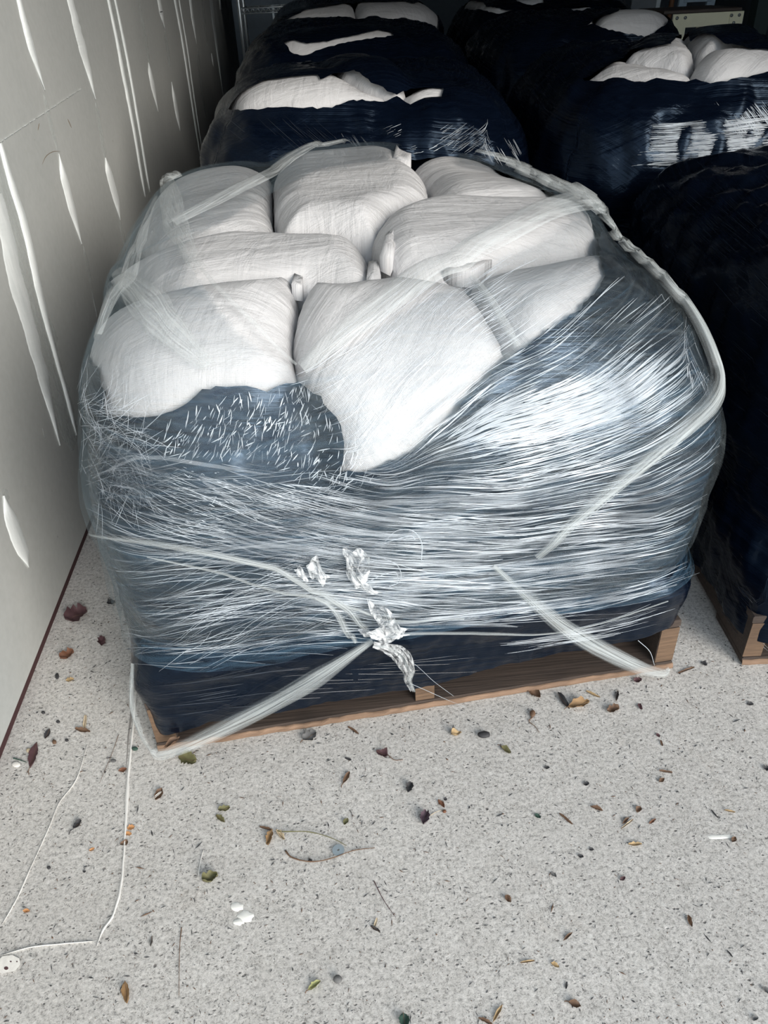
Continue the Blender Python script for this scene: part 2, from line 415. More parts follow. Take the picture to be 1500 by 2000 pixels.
def m_wood(name, dark, light, sc=1.0):
    t = NT(name); v = t.map('Object', (2.5*sc, 40*sc, 60*sc)); n = t.noise(v, 1.0, 5, .65, .6); f = t.noise(t.map('Object', (6, 180, 180)), 1.0, 4)
    b = t.noise(t.map('Object'), 7, 4)
    c = t.mix(n, dark, light); c = t.mix(t.ramp(f, [(.4, 0.0), (.7, .4)]), c, tuple(x*.45 for x in dark)); c = t.mix(t.ramp(b, [(.55, 0.0), (.75, .45)]), c, tuple(x*.4 for x in dark))
    t.set(Base_Color=c, Roughness=.85, Normal=t.bump(t.math('ADD', n, f), .5, .003)); return t.m
CONC, WALL, COMP, COMPT, FAB, BLACK = m_concrete(), m_wall(), m_compound(), m_compound_thin(), m_fabric(), m_black()
BLACK_FAR = m_black('black_film_matt', 1.0, 1.31)
CLEAR_A = m_clear('clear_stretch_film', -.01, .24, (.02, -.22, .16), tint=(.20, .40, .60), gloss=.32, kt=70)
CLEAR_B = m_clear('clear_stretch_film_over_top', .03, .10, (.5, -.45), tint=(.58, .66, .68), kt=60, gloss=.15, hz=((0, .8), (1, 1)))
ROPE = m_rope()
WOOD = m_wood('weathered_pallet_wood', (.030, .022, .019), (.085, .060, .046))
WOODL = m_wood('fresh_split_pallet_wood', (.14, .085, .055), (.34, .225, .15))
WOODE = m_wood('pallet_end_grain', (.08, .05, .032), (.20, .125, .075), 2)
t_ = NT('film_pleats_glints'); t_.set(Base_Color=(.62, .68, .74), Roughness=.2, Alpha=t_.ramp(t_.noise(t_.map('Object'), 8, 3), [(.35, .16), (.65, .92)])); PLEAT = t_.m  # whitish film folds; the pale colour also carries painted glints
t_ = NT('crumpled_clear_film'); n_ = t_.noise(t_.map('Object'), 60, 4, .6, 1.0); t_.set(Base_Color=(.85, .88, .90), Roughness=.3, Alpha=t_.ramp(n_, [(.38, .06), (.60, .75)]), Normal=t_.bump(n_, .8, .01)); CRUMPLE = t_.m

t_ = NT('film_laps'); t_.set(Base_Color=(.66, .72, .78), Roughness=.25, Alpha=t_.ramp(t_.noise(t_.map('Object'), 9, 3), [(.38, .03), (.7, .28)])); LAP = t_.m
P1 = Load((-.329*H, .824*H), 4.85, top=.785, zc=.36, n=6.5, m=2.8, rise=.36, seed=5, und=.010, tilt=(0, .03),
    prof=((0, -.0, -.0, 0, 0), (.12, 0.01, 0, 0.01, 0), (.16, .02, .01, .01, 0), (.2, .015, .035, .02, .02), (.255, .028, .03, .012, .02), (.3, .02, .03, .03, .02), (.36, .03, .05, .02, .03), (.42, .025, .042, .035, .03), (.5, .03, .055, .03, .03), (.56, .02, .04, .03, .02), (.66, .0, .02, .02, .02), (.8, -.02, .0, -.01, .02)))
PF = ((0, 0, 0, 0, 0), (.14, 0, 0, 0, 0), (.25, .02, .02, .02, .02), (.33, .01, .01, .01, .01), (.42, .03, .03, .03, .03), (.5, .015, .015, .015, .02), (.62, .03, .03, .03, .03), (1.1, -.02, -.02, -.01, .02))
P2 = Load((-.305*H, 2.07*H), -3.5, wx=.98, top=.90, zc=.42, n=5, m=2.8, rise=.3, seed=8, prof=PF)
P3 = Load((-.29*H, 3.19*H), -2, wx=1.04, top=.975, zc=.45, n=5, m=2.8, rise=.3, seed=9, prof=PF, tilt=(0, .03))
P4 = Load((-.21*H, 4.30*H), -2, wx=1.02, top=1.03, zc=.5, n=5, m=2.8, rise=.3, seed=10, prof=PF, tilt=(0, .03))
Q0 = Load((.66*H, .89*H), -3.5, top=.77, zc=.36, n=5, m=2.6, rise=.3, seed=11, prof=PF)
Q1 = Load((.585*H, 1.99*H), -5, wx=1.10, top=.935, zc=.45, n=5, m=2.8, rise=.36, seed=12, prof=PF)
Q2 = Load((.66*H, 3.12*H), -2, wx=.90, top=.975, zc=.5, n=5, m=2.8, rise=.34, seed=13, prof=PF)
Q3 = Load((.77*H, 4.26*H), -2, top=1.04, zc=.5, n=5, m=2.8, rise=.34, seed=14, prof=PF)
# ---------------------------------------------------------------- the setting
RX, RY0, RY1, RZ = 4.6, .1, 10.2, 3.1
v = [(-14, -16, 0), (16, -16, 0), (16, RY1, 0), (-14, RY1, 0)]
prop(mesh('floor', v, [(0, 1, 2, 3)], CONC, smooth=False), 'speckled grey white concrete slab', kind='structure')
wall = mesh('wall_left', *box_geo(WALLX-.12, WALLX, -1.2, RY1, .022, RZ), WALL, smooth=False); prop(wall, 'unpainted drywall with strips of joint compound', kind='structure')
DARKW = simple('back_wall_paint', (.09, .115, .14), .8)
CEIL = simple('ceiling_board', (.10, .115, .13), .85)
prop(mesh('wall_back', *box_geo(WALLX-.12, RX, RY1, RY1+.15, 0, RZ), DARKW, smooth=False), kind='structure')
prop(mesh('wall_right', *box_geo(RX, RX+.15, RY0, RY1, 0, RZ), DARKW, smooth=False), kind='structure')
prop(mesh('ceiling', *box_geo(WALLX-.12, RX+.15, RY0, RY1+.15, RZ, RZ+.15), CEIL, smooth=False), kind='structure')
prop(mesh('light_stop_lintel_1', *box_geo(WALLX-.12, RX+.15, RY0-.1, RY0+.15, 2.8, RZ+.15), CEIL, smooth=False), kind='structure')  # unseen lintel over the opening, added to cut light deep in the room
prop(mesh('light_stop_wall', *box_geo(2.9, RX+.15, RY0-.1, RY0+.15, 0, 2.8), DARKW, smooth=False), kind='structure')  # unseen jamb wall, added to narrow the daylight reaching the drywall
BASE = simple('dark_red_sill_paint', (.05, .018, .02), .8)
prop(mesh('baseboard_left', *box_geo(WALLX-.11, WALLX-.004, -1.2, RY1, 0, .024), BASE, smooth=False), kind='structure')

def stroke(name, pts, wid, mat, jit=.18, off=.0012, surf='wall', seed=0, taper=(.25, .2), th=.0012):
    """a smear of filler following a line, with a ragged edge and a little thickness"""
    P = smooth_path(pts, max(8, int(sum(math.hypot(pts[i+1][0]-pts[i][0], pts[i+1][1]-pts[i][1]) for i in range(len(pts)-1))/5)))
    rs = np.random.RandomState(abs(seed+int(pts[0][0]*7+pts[0][1]))+1); n = len(P)
    T = np.gradient(P, axis=0); T /= np.linalg.norm(T, axis=1)[:, None]; N = np.stack([-T[:, 1], T[:, 0]], 1)
    s = np.linspace(0, 1, n); w = np.interp(s, np.linspace(0, 1, len(wid)), wid) if hasattr(wid, '__len__') else np.full(n, float(wid))
    if taper[0]: w = w*np.clip(s/taper[0], .08, 1)**.6
    if taper[1]: w = w*np.clip((1-s)/taper[1], .05, 1)**.6
    def sm(): q = np.convolve(rs.normal(0, 1, n+12), np.hanning(13)/3, 'valid'); return (q+rs.normal(0, .15, n))*.7
    ja, jb = sm(), sm()
    f = (lambda p, h: on_wall(p[0], p[1], h)) if surf == 'wall' else (lambda p, h: on_floor(p[0], p[1], h))
    V = []; Fc = []
    for i in range(n):
        a = P[i]+N[i]*w[i]*.5*(1+jit*ja[i]); b = P[i]-N[i]*w[i]*.5*(1+jit*jb[i])
        V += [f(a, off*.1), f(a*.85+b*.15, off+th), f(a*.15+b*.85, off+th), f(b, off*.1)]
    for i in range(n-1):
        for k in range(3): q = i*4+k; Fc.append((q, q+1, q+5, q+4))
    return mesh(name, V, Fc, mat, wall if surf == 'wall' else bpy.data.objects['floor'])
W = [([(0, 280), (20, 350), (45, 430), (66, 520), (84, 600), (108, 690), (130, 770), (150, 850)], (9, 15, 14, 8, 9), COMP, (0, .1)),
     ([(-8, 380), (10, 450), (32, 550), (58, 640), (80, 720), (100, 800), (118, 870)], (26, 30, 22, 12), COMP, (0, .3)),
     ([(4, 330), (40, 480), (72, 600), (102, 720), (128, 820), (142, 880)], (30, 40, 40, 36, 26), COMPT, (0, .1)),
     ([(36, -6), (52, 60), (68, 115), (88, 176)], (10, 13, 12, 9), COMP, (0, .35)),
     ([(86, 185), (98, 235), (112, 292)], 8, COMPT, (.2, .2)),
     ([(115, 300), (126, 350), (140, 405), (160, 477)], (6, 13, 14, 10), COMP, (.2, .3)),
     ([(163, 480), (175, 540), (190, 620)], 6, COMPT, (.2, .5)),
     ([(136, -6), (152, 60), (166, 112), (187, 194)], (12, 14, 14, 11), COMP, (0, .3)),
     ([(187, 200), (196, 250), (206, 310)], 7, COMPT, (.2, .1)),
     ([(206, 308), (216, 350), (228, 395), (235, 430)], (9, 12, 11, 7), COMP, (.2, .4)),
     ([(235, 432), (245, 490)], 7, COMPT, (.2, .5)),
     ([(211, -6), (228, 75), (246, 170), (262, 255), (284, 385)], (6, 7, 6, 5), COMP, (0, .05)),
     ([(224, -6), (242, 80), (258, 165), (274, 260), (293, 375)], (5, 6, 5, 4), COMP, (0, .05)),
     ([(218, -6), (235, 80), (252, 170), (268, 258), (288, 380)], (10, 12, 11, 10), COMPT, (0, 0)),
     ([(271, -6), (281, 60), (292, 122)], (5, 7, 5), COMPT, (0, .1)),
     ([(290, 122), (298, 165), (309, 218)], (6, 8, 6), COMP, (.2, .4)),
     ([(309, -6), (315, 25), (322, 56)], (7, 8, 6), COMP, (0, .4)),
     ([(322, 60), (332, 130)], 5, COMPT, (.2, .2)), ([(335, 160), (343, 205), (352, 256)], (5, 7, 5), COMP, (.3, .3)),
     ([(341, -6), (358, 90), (372, 180), (392, 310)], (5, 4, 4, 3), COMP, (0, .1)), ([(349, -6), (366, 95), (378, 180), (396, 300)], (3, 3, 3, 2), COMP, (0, .1)),
     ([(371, -6), (377, 40), (384, 86)], (5, 5, 4), COMP, (0, .3)), ([(386, 95), (392, 160), (402, 230)], 4, COMPT, (.2, .3)),
     ([(395, -6), (399, 40), (405, 90)], 4, COMPT, (0, .3)), ([(411, -6), (418, 50), (426, 110), (437, 195)], (6, 5, 4, 3), COMP, (0, .2)),
     ([(413, 104), (417, 130)], 3, COMP, (.3, .3)), ([(429, -6), (431, 12)], 4, COMP, (0, .3)), ([(440, -6), (447, 46)], 4, COMPT, (0, .3)),
     ([(8, 968), (18, 1005), (32, 1045), (46, 1080), (57, 1108)], (20, 26, 27, 22, 10), COMP, (.35, .25)),
     ([(4, 955), (14, 978)], 14, COMPT, (.2, .1)),
     ([(83, 836), (88, 856)], 3, COMPT, (.3, .3))]
for i, (p, wd, m, tp) in enumerate(W):
    if p[0][1] == -6:      # strips that run on above the picture
        sl = (p[1][0]-p[0][0])/(p[1][1]-p[0][1]); p = [(p[0][0]-sl*260, -266)]+p; wd = ([wd[0]]+list(wd)) if hasattr(wd, '__len__') else wd
    # thick filler lies over the sanded film
    stroke('joint_compound_strip', p, wd, m, .12 if m is COMP else .3, .0012 if m is COMP else .0002, 'wall', i, tp, .0012 if m is COMP else .0003)
# ragged horizontal scratch: short raised flakes
rs = np.random.RandomState(3); gs = []
for k in range(46):
    s = k/45+rs.uniform(-.01, .01); x, y = 0+155*s, 278-102*s; L = rs.uniform(1.8, 4.0); a = math.radians(-33+rs.uniform(-35, 30)); w_ = rs.uniform(1.8, 4.2)*(1.2-.5*s)
    c = np.array([x, y]); u_ = np.array([math.cos(a), math.sin(a)])*L; n_ = np.array([-u_[1], u_[0]])/L*w_*.5
    q = [c-u_, c-n_, c+u_, c+n_]
    gs.append((np.array([on_wall(*p, .0004) for p in q]+[on_wall(*(c), .0035)]), [(0, 1, 4), (1, 2, 4), (2, 3, 4), (3, 0, 4)]))
prop(mesh('torn_paper_scratch', *join_geo(gs), COMP, wall, smooth=False), kind='stuff')
SCUFF = simple('brown_scuff', (.20, .16, .12), .9)
for p in ([(82, 322), (90, 305), (104, 296), (118, 296)], [(132, 232), (140, 250)], [(74, 255), (77, 240)]):
    stroke('scuff_mark', p, 1.6, SCUFF, .3, .0002, 'wall', 5, (.3, .3), .0002)
# joints and ridges of the slab
GROOVE = simple('concrete_ridge', (.72, .71, .68), .9)
for p, wd in (([(268, 1335), (262, 1400), (256, 1460), (250, 1525), (247, 1600), (243, 1650), (239, 1705), (233, 1745), (222, 1785), (202, 1815), (188, 1850)], (3, 5, 6, 4, 5, 3)),
              ([(170, 1455), (150, 1520), (115, 1570), (92, 1625), (62, 1690), (40, 1740), (22, 1775), (4, 1805)], (1.2, 2.0, 1.5, 2.5, 3)),
              ([(2, 1866), (60, 1850), (120, 1843), (182, 1838)], (1.5, 2.5, 2)),
              ([(397, 1660), (390, 1690), (388, 1712)], 2.0)):
    stroke('concrete_ridge', p, wd, GROOVE, .5, .0003, 'floor', 2, (.1, .1), .0018)
stroke('slab_joint', [(262, 1328), (256, 1395), (250, 1450), (245, 1520)], (5, 4, 3), simple('dark_slab_joint', (.22, .21, .20), .95), .3, .0002, 'floor', 2, (.1, .4), .0003)  # darker strip along the joint
PATCH = simple('white_plaster', (.80, .80, .76), .8)
def spot(name, u, v, w, h, mat, seed, th=.001, parent=None, n=14, lab=None, cat=None, rough=.25):
    rs = np.random.RandomState(seed); q = []
    for k in range(n):
        a = 2*math.pi*k/n; r = 1+rs.uniform(-rough, rough); q.append((u+math.cos(a)*w/2*r, v+math.sin(a)*h/2*r))
    V = [on_floor(*p, .0002) for p in q]+[on_floor(u+(p[0]-u)*.8, v+(p[1]-v)*.8, th) for p in q]+[on_floor(u, v, th*1.1)]
    Fc = [(i, (i+1) % n, n+(i+1) % n, n+i) for i in range(n)]+[(n+i, n+(i+1) % n, 2*n) for i in range(n)]
    o = mesh(name, V, Fc, mat, parent); 
    if lab: prop(o, lab, cat)
    return o
fl = bpy.data.objects['floor']
spot('plaster_splash', 462, 1772, 26, 20, PATCH, 1, .0015, fl); spot('plaster_splash', 480, 1790, 34, 24, PATCH, 2, .0015, fl); spot('plaster_splash', 466, 1800, 22, 14, PATCH, 5, .0015, fl)
spot('paint_smudge', 1405, 1634, 56, 9, PATCH, 3, .0006, fl)

# ---------------------------------------------------------------- pallets
def pallet(L, label, stringers=True):
    """wooden pallet: three stringers running into the room, boards across top and bottom"""
    e = empty('wooden_pallet', L.to_world([[0, 0, 0]])[0], label, 'pallet', None, L.a); fr = L.to_world
    hx, hy = L.wx/2, L.wy/2
    for k, x in enumerate((-hx, -.019, hx-.038)):
        box('stringer', x, x+.038, -hy, hy, .017, .107, WOOD, e, .002, fr, .001)
        box('stringer_end', x+.0005, x+.0375, -hy-.0012, -hy, .0175, .1065, WOODE, e, .0003, fr)
    for i, (y, wd) in enumerate(((-hy-.004, .135), (-.30, .09), (-.05, .09), (.22, .09), (hy-.135, .135))):
        box('bottom_board', -hx, hx, y, y+wd, .002, .017, WOOD, e, .0015, fr, .001)
    V, Fc = box_geo(-hx, hx, -hy-.0065, -hy-.0035, .0015, .0150, .0006)
    # split, lighter front edge of the leading bottom board
    n = 60; Vs = []; Fs = []
    rs = np.random.RandomState(4)
    for i in range(n+1):
        x = -hx+(2*hx)*i/n; j = rs.uniform(-.002, .002); Vs += [(x, -hy-.009+j*.6, .001), (x, -hy-.010+j, .006), (x, -hy-.0065+j*.5, .0105+j), (x, -hy-.0042, .0112+j)]
        if i < n: Fs += [(i*4+k, i*4+4+k, i*4+5+k, i*4+1+k) for k in range(3)]
    mesh('split_edge', fr(np.array(Vs)), Fs, WOODL, e, smooth=False)
    y = -hy
    for i, wd in enumerate((.14, .09, .09, .09, .09, .09, .14)):
        box('deck_board', -hx, hx, y, y+wd, .107, .123, WOOD, e, .0015, fr, .001); y += wd+(2*hy-.73)/6
    return e
pallet(P1, 'weathered wooden pallet under the clear wrapped load in front')
pallet(Q0, 'wooden pallet under the black wrapped load cut off by the right picture edge')
for L, lb in ((P2, 'wooden pallet hidden under the black load right behind the clear wrapped one'), (P3, 'wooden pallet hidden under the third load along the left wall'), (P4, 'wooden pallet hidden under the farthest load along the left wall'),
              (Q1, 'wooden pallet hidden under the black load with four white bags showing on top'), (Q2, 'wooden pallet hidden under the black load with one rounded bag beside the cream bench'), (Q3, 'wooden pallet hidden under the farthest load of the right row')):
    pass
# ---------------------------------------------------------------- loads
def film_shell(name, L, holes_px, zlow, h, off, mat, label=None, cat=None, jit=.004, holes_dom=(), parent=None, offn=.0, seed=0):
    ph = np.linspace(0, 2*math.pi, max(60, int(14/h)), endpoint=False)
    lo = np.full(len(ph), 1.2); hi = np.full(len(ph), 2.9)
    for _ in range(22):
        m = (lo+hi)/2; P = L.solve(L.dirs(np.stack([m*np.cos(ph), m*np.sin(ph)], 1))); z = (zlow(ph) if callable(zlow) else zlow)+.006*np.sin(ph*5+seed)+.004*np.sin(ph*13)
        lo = np.where(P[:, 2] > z, m, lo); hi = np.where(P[:, 2] > z, hi, m)
    outer = np.stack([lo*np.cos(ph), lo*np.sin(ph)], 1)
    hs = []
    for i, q in enumerate(holes_px):
        # aim the rim of the hole at the lifted film, not at the body under it
        want = densify(q, 22); aim = want.copy()
        D = L.hit(aim)
        for _ in range(3):
            Pq = L.solve(L.dirs(D)); Nq = L.normals(Pq, .012); oq = np.maximum(off, L.lift_at(D)+off*.35)
            e_ = want-project(L.to_world(Pq+Nq*oq[:, None])); ok = np.linalg.norm(e_, axis=1) < 60
            aim[ok] += e_[ok]; D2 = L.hit(aim[ok]); D[ok] = D2
        hs.append(densify(D, .03, jit, True, i+seed))
    V, T = tri_region(outer, hs, h, seed)
    P = L.solve(L.dirs(V)); N = L.normals(P, .012)
    o = off + offn*(wob(V[:, 0]*1.0, V[:, 1], seed+40, 26)+.5*wob(V[:, 0], V[:, 1], seed+41, 60))
    o = np.maximum(o, L.lift_at(V)+off*.35)
    P2 = P+N*o[:, None]
    return prop(mesh(name, L.to_world(P2), T, mat, parent, uv=uv_of(L, P)), label, cat), P2
def bag(L, poly_px, label, group, puff=.02, base=-.012, h=.02, w=.16, seed=0, rot=0.0, depth=.09, push=.25, wr=.0022, lift=0.0):
    """a filled bag: pillow bulging out of the load, seams sunk between neighbours, closed underneath"""
    q = L.hit(densify(poly_px, 60), push); q = densify(q, h*1.2)
    # round the corners a little
    for _ in range(2): q = (np.roll(q, 1, 0)+2*q+np.roll(q, -1, 0))/4
    V, T = tri_region(q, [], h, seed)
    d = dist_poly(V, q); t = np.clip(d/w, 0, 1); prof = np.sqrt(1-(1-t)**2)
    S = L.solve(L.dirs(V)); N = L.normals(S, .02)
    c, s = math.cos(rot), math.sin(rot); a = V[:, 0]*c+V[:, 1]*s; b = -V[:, 0]*s+V[:, 1]*c
    # creases run in from the seams
    cre = wob(a*1.0, b*5, seed+9, 9)*.6+wob(a*3, b*9, seed+19, 7)*.4
    off = base-.03*(1-prof)+(puff-base)*prof + lift + wr*cre*(.4+1.2*np.exp(-((t-.3)/.3)**2)) + .010*wob(a, b, seed+29, 6)*prof
    P = S+N*off[:, None]; L.add_lift(V, off)
    nV = len(V); D = P-N*np.clip(depth*prof+.02, .02, None)[:, None]
    rim = {}
    for f in T:
        for i in range(3):
            e = (f[i], f[(i+1) % 3]); k = (min(e), max(e)); rim[k] = None if k in rim else e
    side = [(e[1], e[0], e[0]+nV, e[1]+nV) for e in rim.values() if e]
    Fc = [tuple(f) for f in T]+[tuple(x+nV for x in f[::-1]) for f in T]+side
    uv = np.stack([a, b], 1)*.55
    o = mesh('sandbag', L.to_world(np.concatenate([P, D])), Fc, FAB, None, uv=np.concatenate([uv, uv]))
    return prop(o, label, 'sandbag', group)
def ear(L, px, parent, off=.03, seed=0, name='bag_corner', h=.02):
    """stitched corner of a bag standing up as a small fold"""
    q = L.hit(px); n = len(q); S = L.solve(L.dirs(q)); N = L.normals(S, .02); c = S.mean(0)+N.mean(0)*(off+h)
    rs = np.random.RandomState(seed)
    lo = S+N*(off-.02); hi = S+N*(off+h*rs.uniform(.2, 1.0, n))[:, None]; mid = (hi+c)/2+N*h*.25*rs.uniform(-1, 1, (n, 1))
    V = np.concatenate([lo, hi, mid, [c]]); Fc = []
    for i in range(n):
        j = (i+1) % n; Fc += [(i, j, n+j, n+i), (n+i, n+j, 2*n+j, 2*n+i), (2*n+i, 2*n+j, 3*n)]
    Q = np.concatenate([q, q, q, [q.mean(0)]])
    return mesh(name, L.to_world(V), Fc, FAB, parent, uv=Q*.55)

HOLE1 = [(172, 690), (195, 735), (203, 770), (205, 810), (265, 812), (325, 808), (370, 785), (392, 762), (440, 752), (480, 756), (520, 765), (560, 752), (585, 748), (625, 775), (655, 815), (672, 850), (672, 890), (663, 925), (730, 915), (795, 890), (850, 845), (880, 820), (905, 785), (950, 740), (1000, 695), (1080, 640), (1150, 588), (1182, 545), (1172, 500), (1175, 450), (1140, 400), (1095, 360), (1040, 325), (960, 303), (860, 298), (800, 302), (770, 302), (700, 302), (600, 300), (530, 310), (440, 332), (380, 350), (330, 368), (300, 392), (283, 425), (268, 455), (240, 520), (218, 570), (195, 620)]
G1 = 'white sandbags on top of the clear wrapped load'
bL = bag(P1, [(300, 330), (350, 345), (440, 320), (527, 322), (528, 400), (542, 462), (450, 462), (372, 478), (310, 500), (250, 520), (230, 470), (290, 395)], 'white sandbag at the back left corner of the front load, half under clear film', G1, .012, seed=1, rot=.2)
bBM = bag(P1, [(529, 345), (570, 300), (700, 290), (772, 312), (800, 320), (838, 362), (846, 400), (815, 418), (775, 440), (735, 470), (690, 468), (600, 458), (548, 457), (532, 410)], 'plump white sandbag at the middle of the back edge of the front load', G1, .034, seed=2, rot=-.1, lift=.004)
bBR = bag(P1, [(800, 328), (850, 290), (960, 285), (1060, 320), (1150, 380), (1130, 425), (1040, 405), (940, 412), (850, 412), (838, 365)], 'white sandbag at the back right corner of the front load under thin film', G1, .02, seed=3, rot=.3)
bML = bag(P1, [(300, 500), (372, 470), (460, 452), (560, 455), (640, 458), (700, 466), (722, 495), (732, 548), (690, 560), (590, 545), (500, 556), (400, 572), (320, 600), (220, 620), (240, 540)], 'long white sandbag left of centre on the front load, bare of film', G1, .026, seed=4, rot=-.06)
bMR = bag(P1, [(722, 470), (745, 440), (790, 420), (850, 405), (950, 402), (1050, 400), (1130, 424), (1190, 455), (1190, 500), (1100, 495), (990, 520), (920, 545), (830, 545), (770, 540), (735, 515)], 'plump white sandbag with a gathered neck at the centre right of the front load', G1, .036, seed=5, rot=.1, lift=.004)
bFL = bag(P1, [(190, 620), (300, 575), (400, 560), (500, 545), (578, 535), (582, 590), (567, 650), (575, 700), (586, 750), (560, 800), (430, 830), (330, 870), (190, 880), (140, 760), (150, 690)], 'white sandbag sagging over the front left corner of the front load', G1, .022, seed=6, rot=-.3)
bFM = bag(P1, [(568, 640), (580, 590), (600, 552), (700, 546), (770, 540), (850, 548), (915, 560), (950, 600), (985, 660), (1002, 700), (930, 800), (850, 900), (760, 960), (640, 970), (630, 860), (587, 760), (576, 700)], 'large white sandbag hanging over the front edge in a pointed tongue', G1, .034, seed=7, rot=.7)
bFR = bag(P1, [(905, 545), (990, 515), (1100, 490), (1200, 470), (1260, 520), (1250, 600), (1160, 660), (1080, 720), (1003, 770), (990, 680), (955, 610)], 'white sandbag at the right side of the front load under cloudy film', G1, .02, seed=8, rot=.6)
ear(P1, [(768, 345), (775, 322), (790, 316), (803, 335), (800, 352)], bBM, .03, 1)
ear(P1, [(716, 552), (720, 515), (738, 518), (744, 548), (730, 556)], bML, .0, 2, 'bag_corner', .014)
ear(P1, [(866, 540), (890, 522), (905, 512), (935, 520), (960, 522), (920, 545)], bMR, .004, 3, 'bag_corner', .010)
ear(P1, [(570, 560), (576, 536), (592, 545), (590, 562)], bFL, -.004, 4, 'bag_corner', .008)
ear(P1, [(742, 530), (752, 500), (768, 470), (790, 440), (770, 520), (762, 540)], bMR, .02, 5, 'gathered_neck', .016)

black1, _ = film_shell('black_film_wrap', P1, [HOLE1], lambda a: np.interp(P1.solve(P1.dirs(np.stack([2.0*np.cos(a), 2.0*np.sin(a)], 1)))[:, 0], [-.5, -.4, 0, .4, .55], [.03, .066, .075, .10, .125]), .016, .006, BLACK, 'black stretch film torn open over the bags of the front load', 'film', seed=1, offn=.0035)
BARE = [(358, 478), (420, 440), (470, 410), (540, 372), (620, 330), (720, 316), (840, 308), (960, 330), (1050, 372), (1130, 428), (1060, 470), (980, 510), (900, 548), (800, 605), (700, 672), (640, 712), (590, 738), (520, 690), (460, 642), (432, 608), (402, 566), (378, 530)]
clear1, _ = film_shell('clear_film_wrap', P1, [BARE], .215, .022, .016, CLEAR_A, 'clear stretch film wound round the front load', 'film', seed=2, offn=.003)
film_shell('film_layer', P1, [BARE], .26, .03, .022, CLEAR_B, seed=3, offn=.004, parent=clear1)

PW = 'white sandbags showing through the torn black film'
def far_load(L, holes, seed, lab, bags, zlow=.05):
    for i, (p, lb, pf) in enumerate(bags): bag(L, p, lb, PW, pf, h=.03, seed=seed*3+i, rot=.2*i, wr=.006)
    film_shell('black_film_wrap', L, holes, zlow, .028, .014, BLACK_FAR, lab, 'film', seed=seed, offn=.008)
far_load(P2, [[(445, 215), (470, 180), (520, 155), (600, 146), (620, 144), (626, 156), (650, 143), (690, 139), (740, 152), (775, 176), (830, 171), (868, 172), (862, 186), (800, 198), (775, 185), (740, 197), (690, 195), (640, 208), (560, 203), (500, 207)]], 4, 'black stretch film round the load directly behind the clear wrapped one',
    [([(410, 240), (470, 170), (540, 138), (622, 138), (650, 160), (700, 172), (770, 190), (740, 235), (560, 240)], 'long white sandbag at the front of the opening in the load behind the clear one', .03),
     ([(622, 145), (650, 120), (720, 120), (775, 150), (800, 180), (770, 200), (700, 178), (650, 164)], 'crumpled white sandbag at the middle of the opening in the load behind the clear one', .04),
     ([(775, 178), (830, 160), (910, 162), (920, 200), (800, 225)], 'white sandbag corner at the right of the opening in the load behind the clear one', .012)])
far_load(P3, [[(555, 83), (575, 78), (600, 84), (640, 80), (700, 67), (740, 58), (765, 62), (768, 68), (700, 77), (640, 90), (592, 108), (570, 103)]], 5, 'black stretch film round the third load along the drywall',
    [([(530, 115), (545, 70), (640, 60), (790, 40), (800, 80), (640, 115)], 'white sandbag seen through a long slit in the third load along the drywall', .016)])
far_load(P4, [[(540, 52), (560, 38), (600, 18), (650, 10), (700, 4), (790, 2), (830, 12), (852, 32), (858, 58), (835, 50), (780, 47), (720, 39), (660, 44), (600, 50)]], 6, 'black stretch film round the farthest load along the drywall',
    [([(520, 70), (550, 25), (620, -5), (686, 2), (696, 24), (700, 75), (600, 85)], 'left one of two greyish bags on the farthest load by the drywall', .03),
     ([(690, 24), (700, -8), (780, -14), (850, -2), (880, 70), (760, 75), (702, 70)], 'right one of two greyish bags on the farthest load by the drywall', .035)])
far_load(Q0, [], 7, 'black stretch film round the nearest load at the right edge', [])
far_load(Q1, [[(1137, 156), (1170, 137), (1215, 116), (1250, 96), (1330, 82), (1400, 78), (1470, 95), (1520, 98), (1620, 100), (1640, 140), (1500, 138), (1440, 152), (1400, 158), (1280, 156)]], 8, 'black stretch film round the big load at the right with a bright shiny front',
    [([(1110, 185), (1170, 128), (1215, 116), (1300, 122), (1345, 130), (1368, 158), (1370, 190)], 'flat white sandbag at the front left of the opening in the shiny black load', .012),
     ([(1208, 124), (1240, 90), (1320, 84), (1362, 112), (1346, 132), (1290, 126)], 'rounded white sandbag in the middle of the opening in the shiny black load', .028),
     ([(1322, 92), (1350, 76), (1400, 60), (1480, 80), (1500, 104), (1420, 108), (1362, 116)], 'white sandbag at the back of the opening in the shiny black load', .045),
     ([(1345, 133), (1368, 112), (1430, 106), (1500, 98), (1680, 80), (1680, 190), (1372, 190)], 'white sandbag at the right picture edge on the shiny black load', .03)])
far_load(Q2, [[(1148, 46), (1160, 38), (1172, 30), (1240, 22), (1295, 28), (1326, 44), (1300, 48), (1268, 62), (1230, 58), (1170, 48)]], 9, 'black stretch film round the load in front of the cream bench',
    [([(1158, 70), (1166, 30), (1240, 8), (1310, 14), (1350, 44), (1290, 85)], 'rounded white sandbag beside the cream metal bench', .035),
     ([(1138, 52), (1145, 36), (1164, 30), (1166, 60)], 'small bunched bag end left of the rounded bag by the cream bench', .02)])
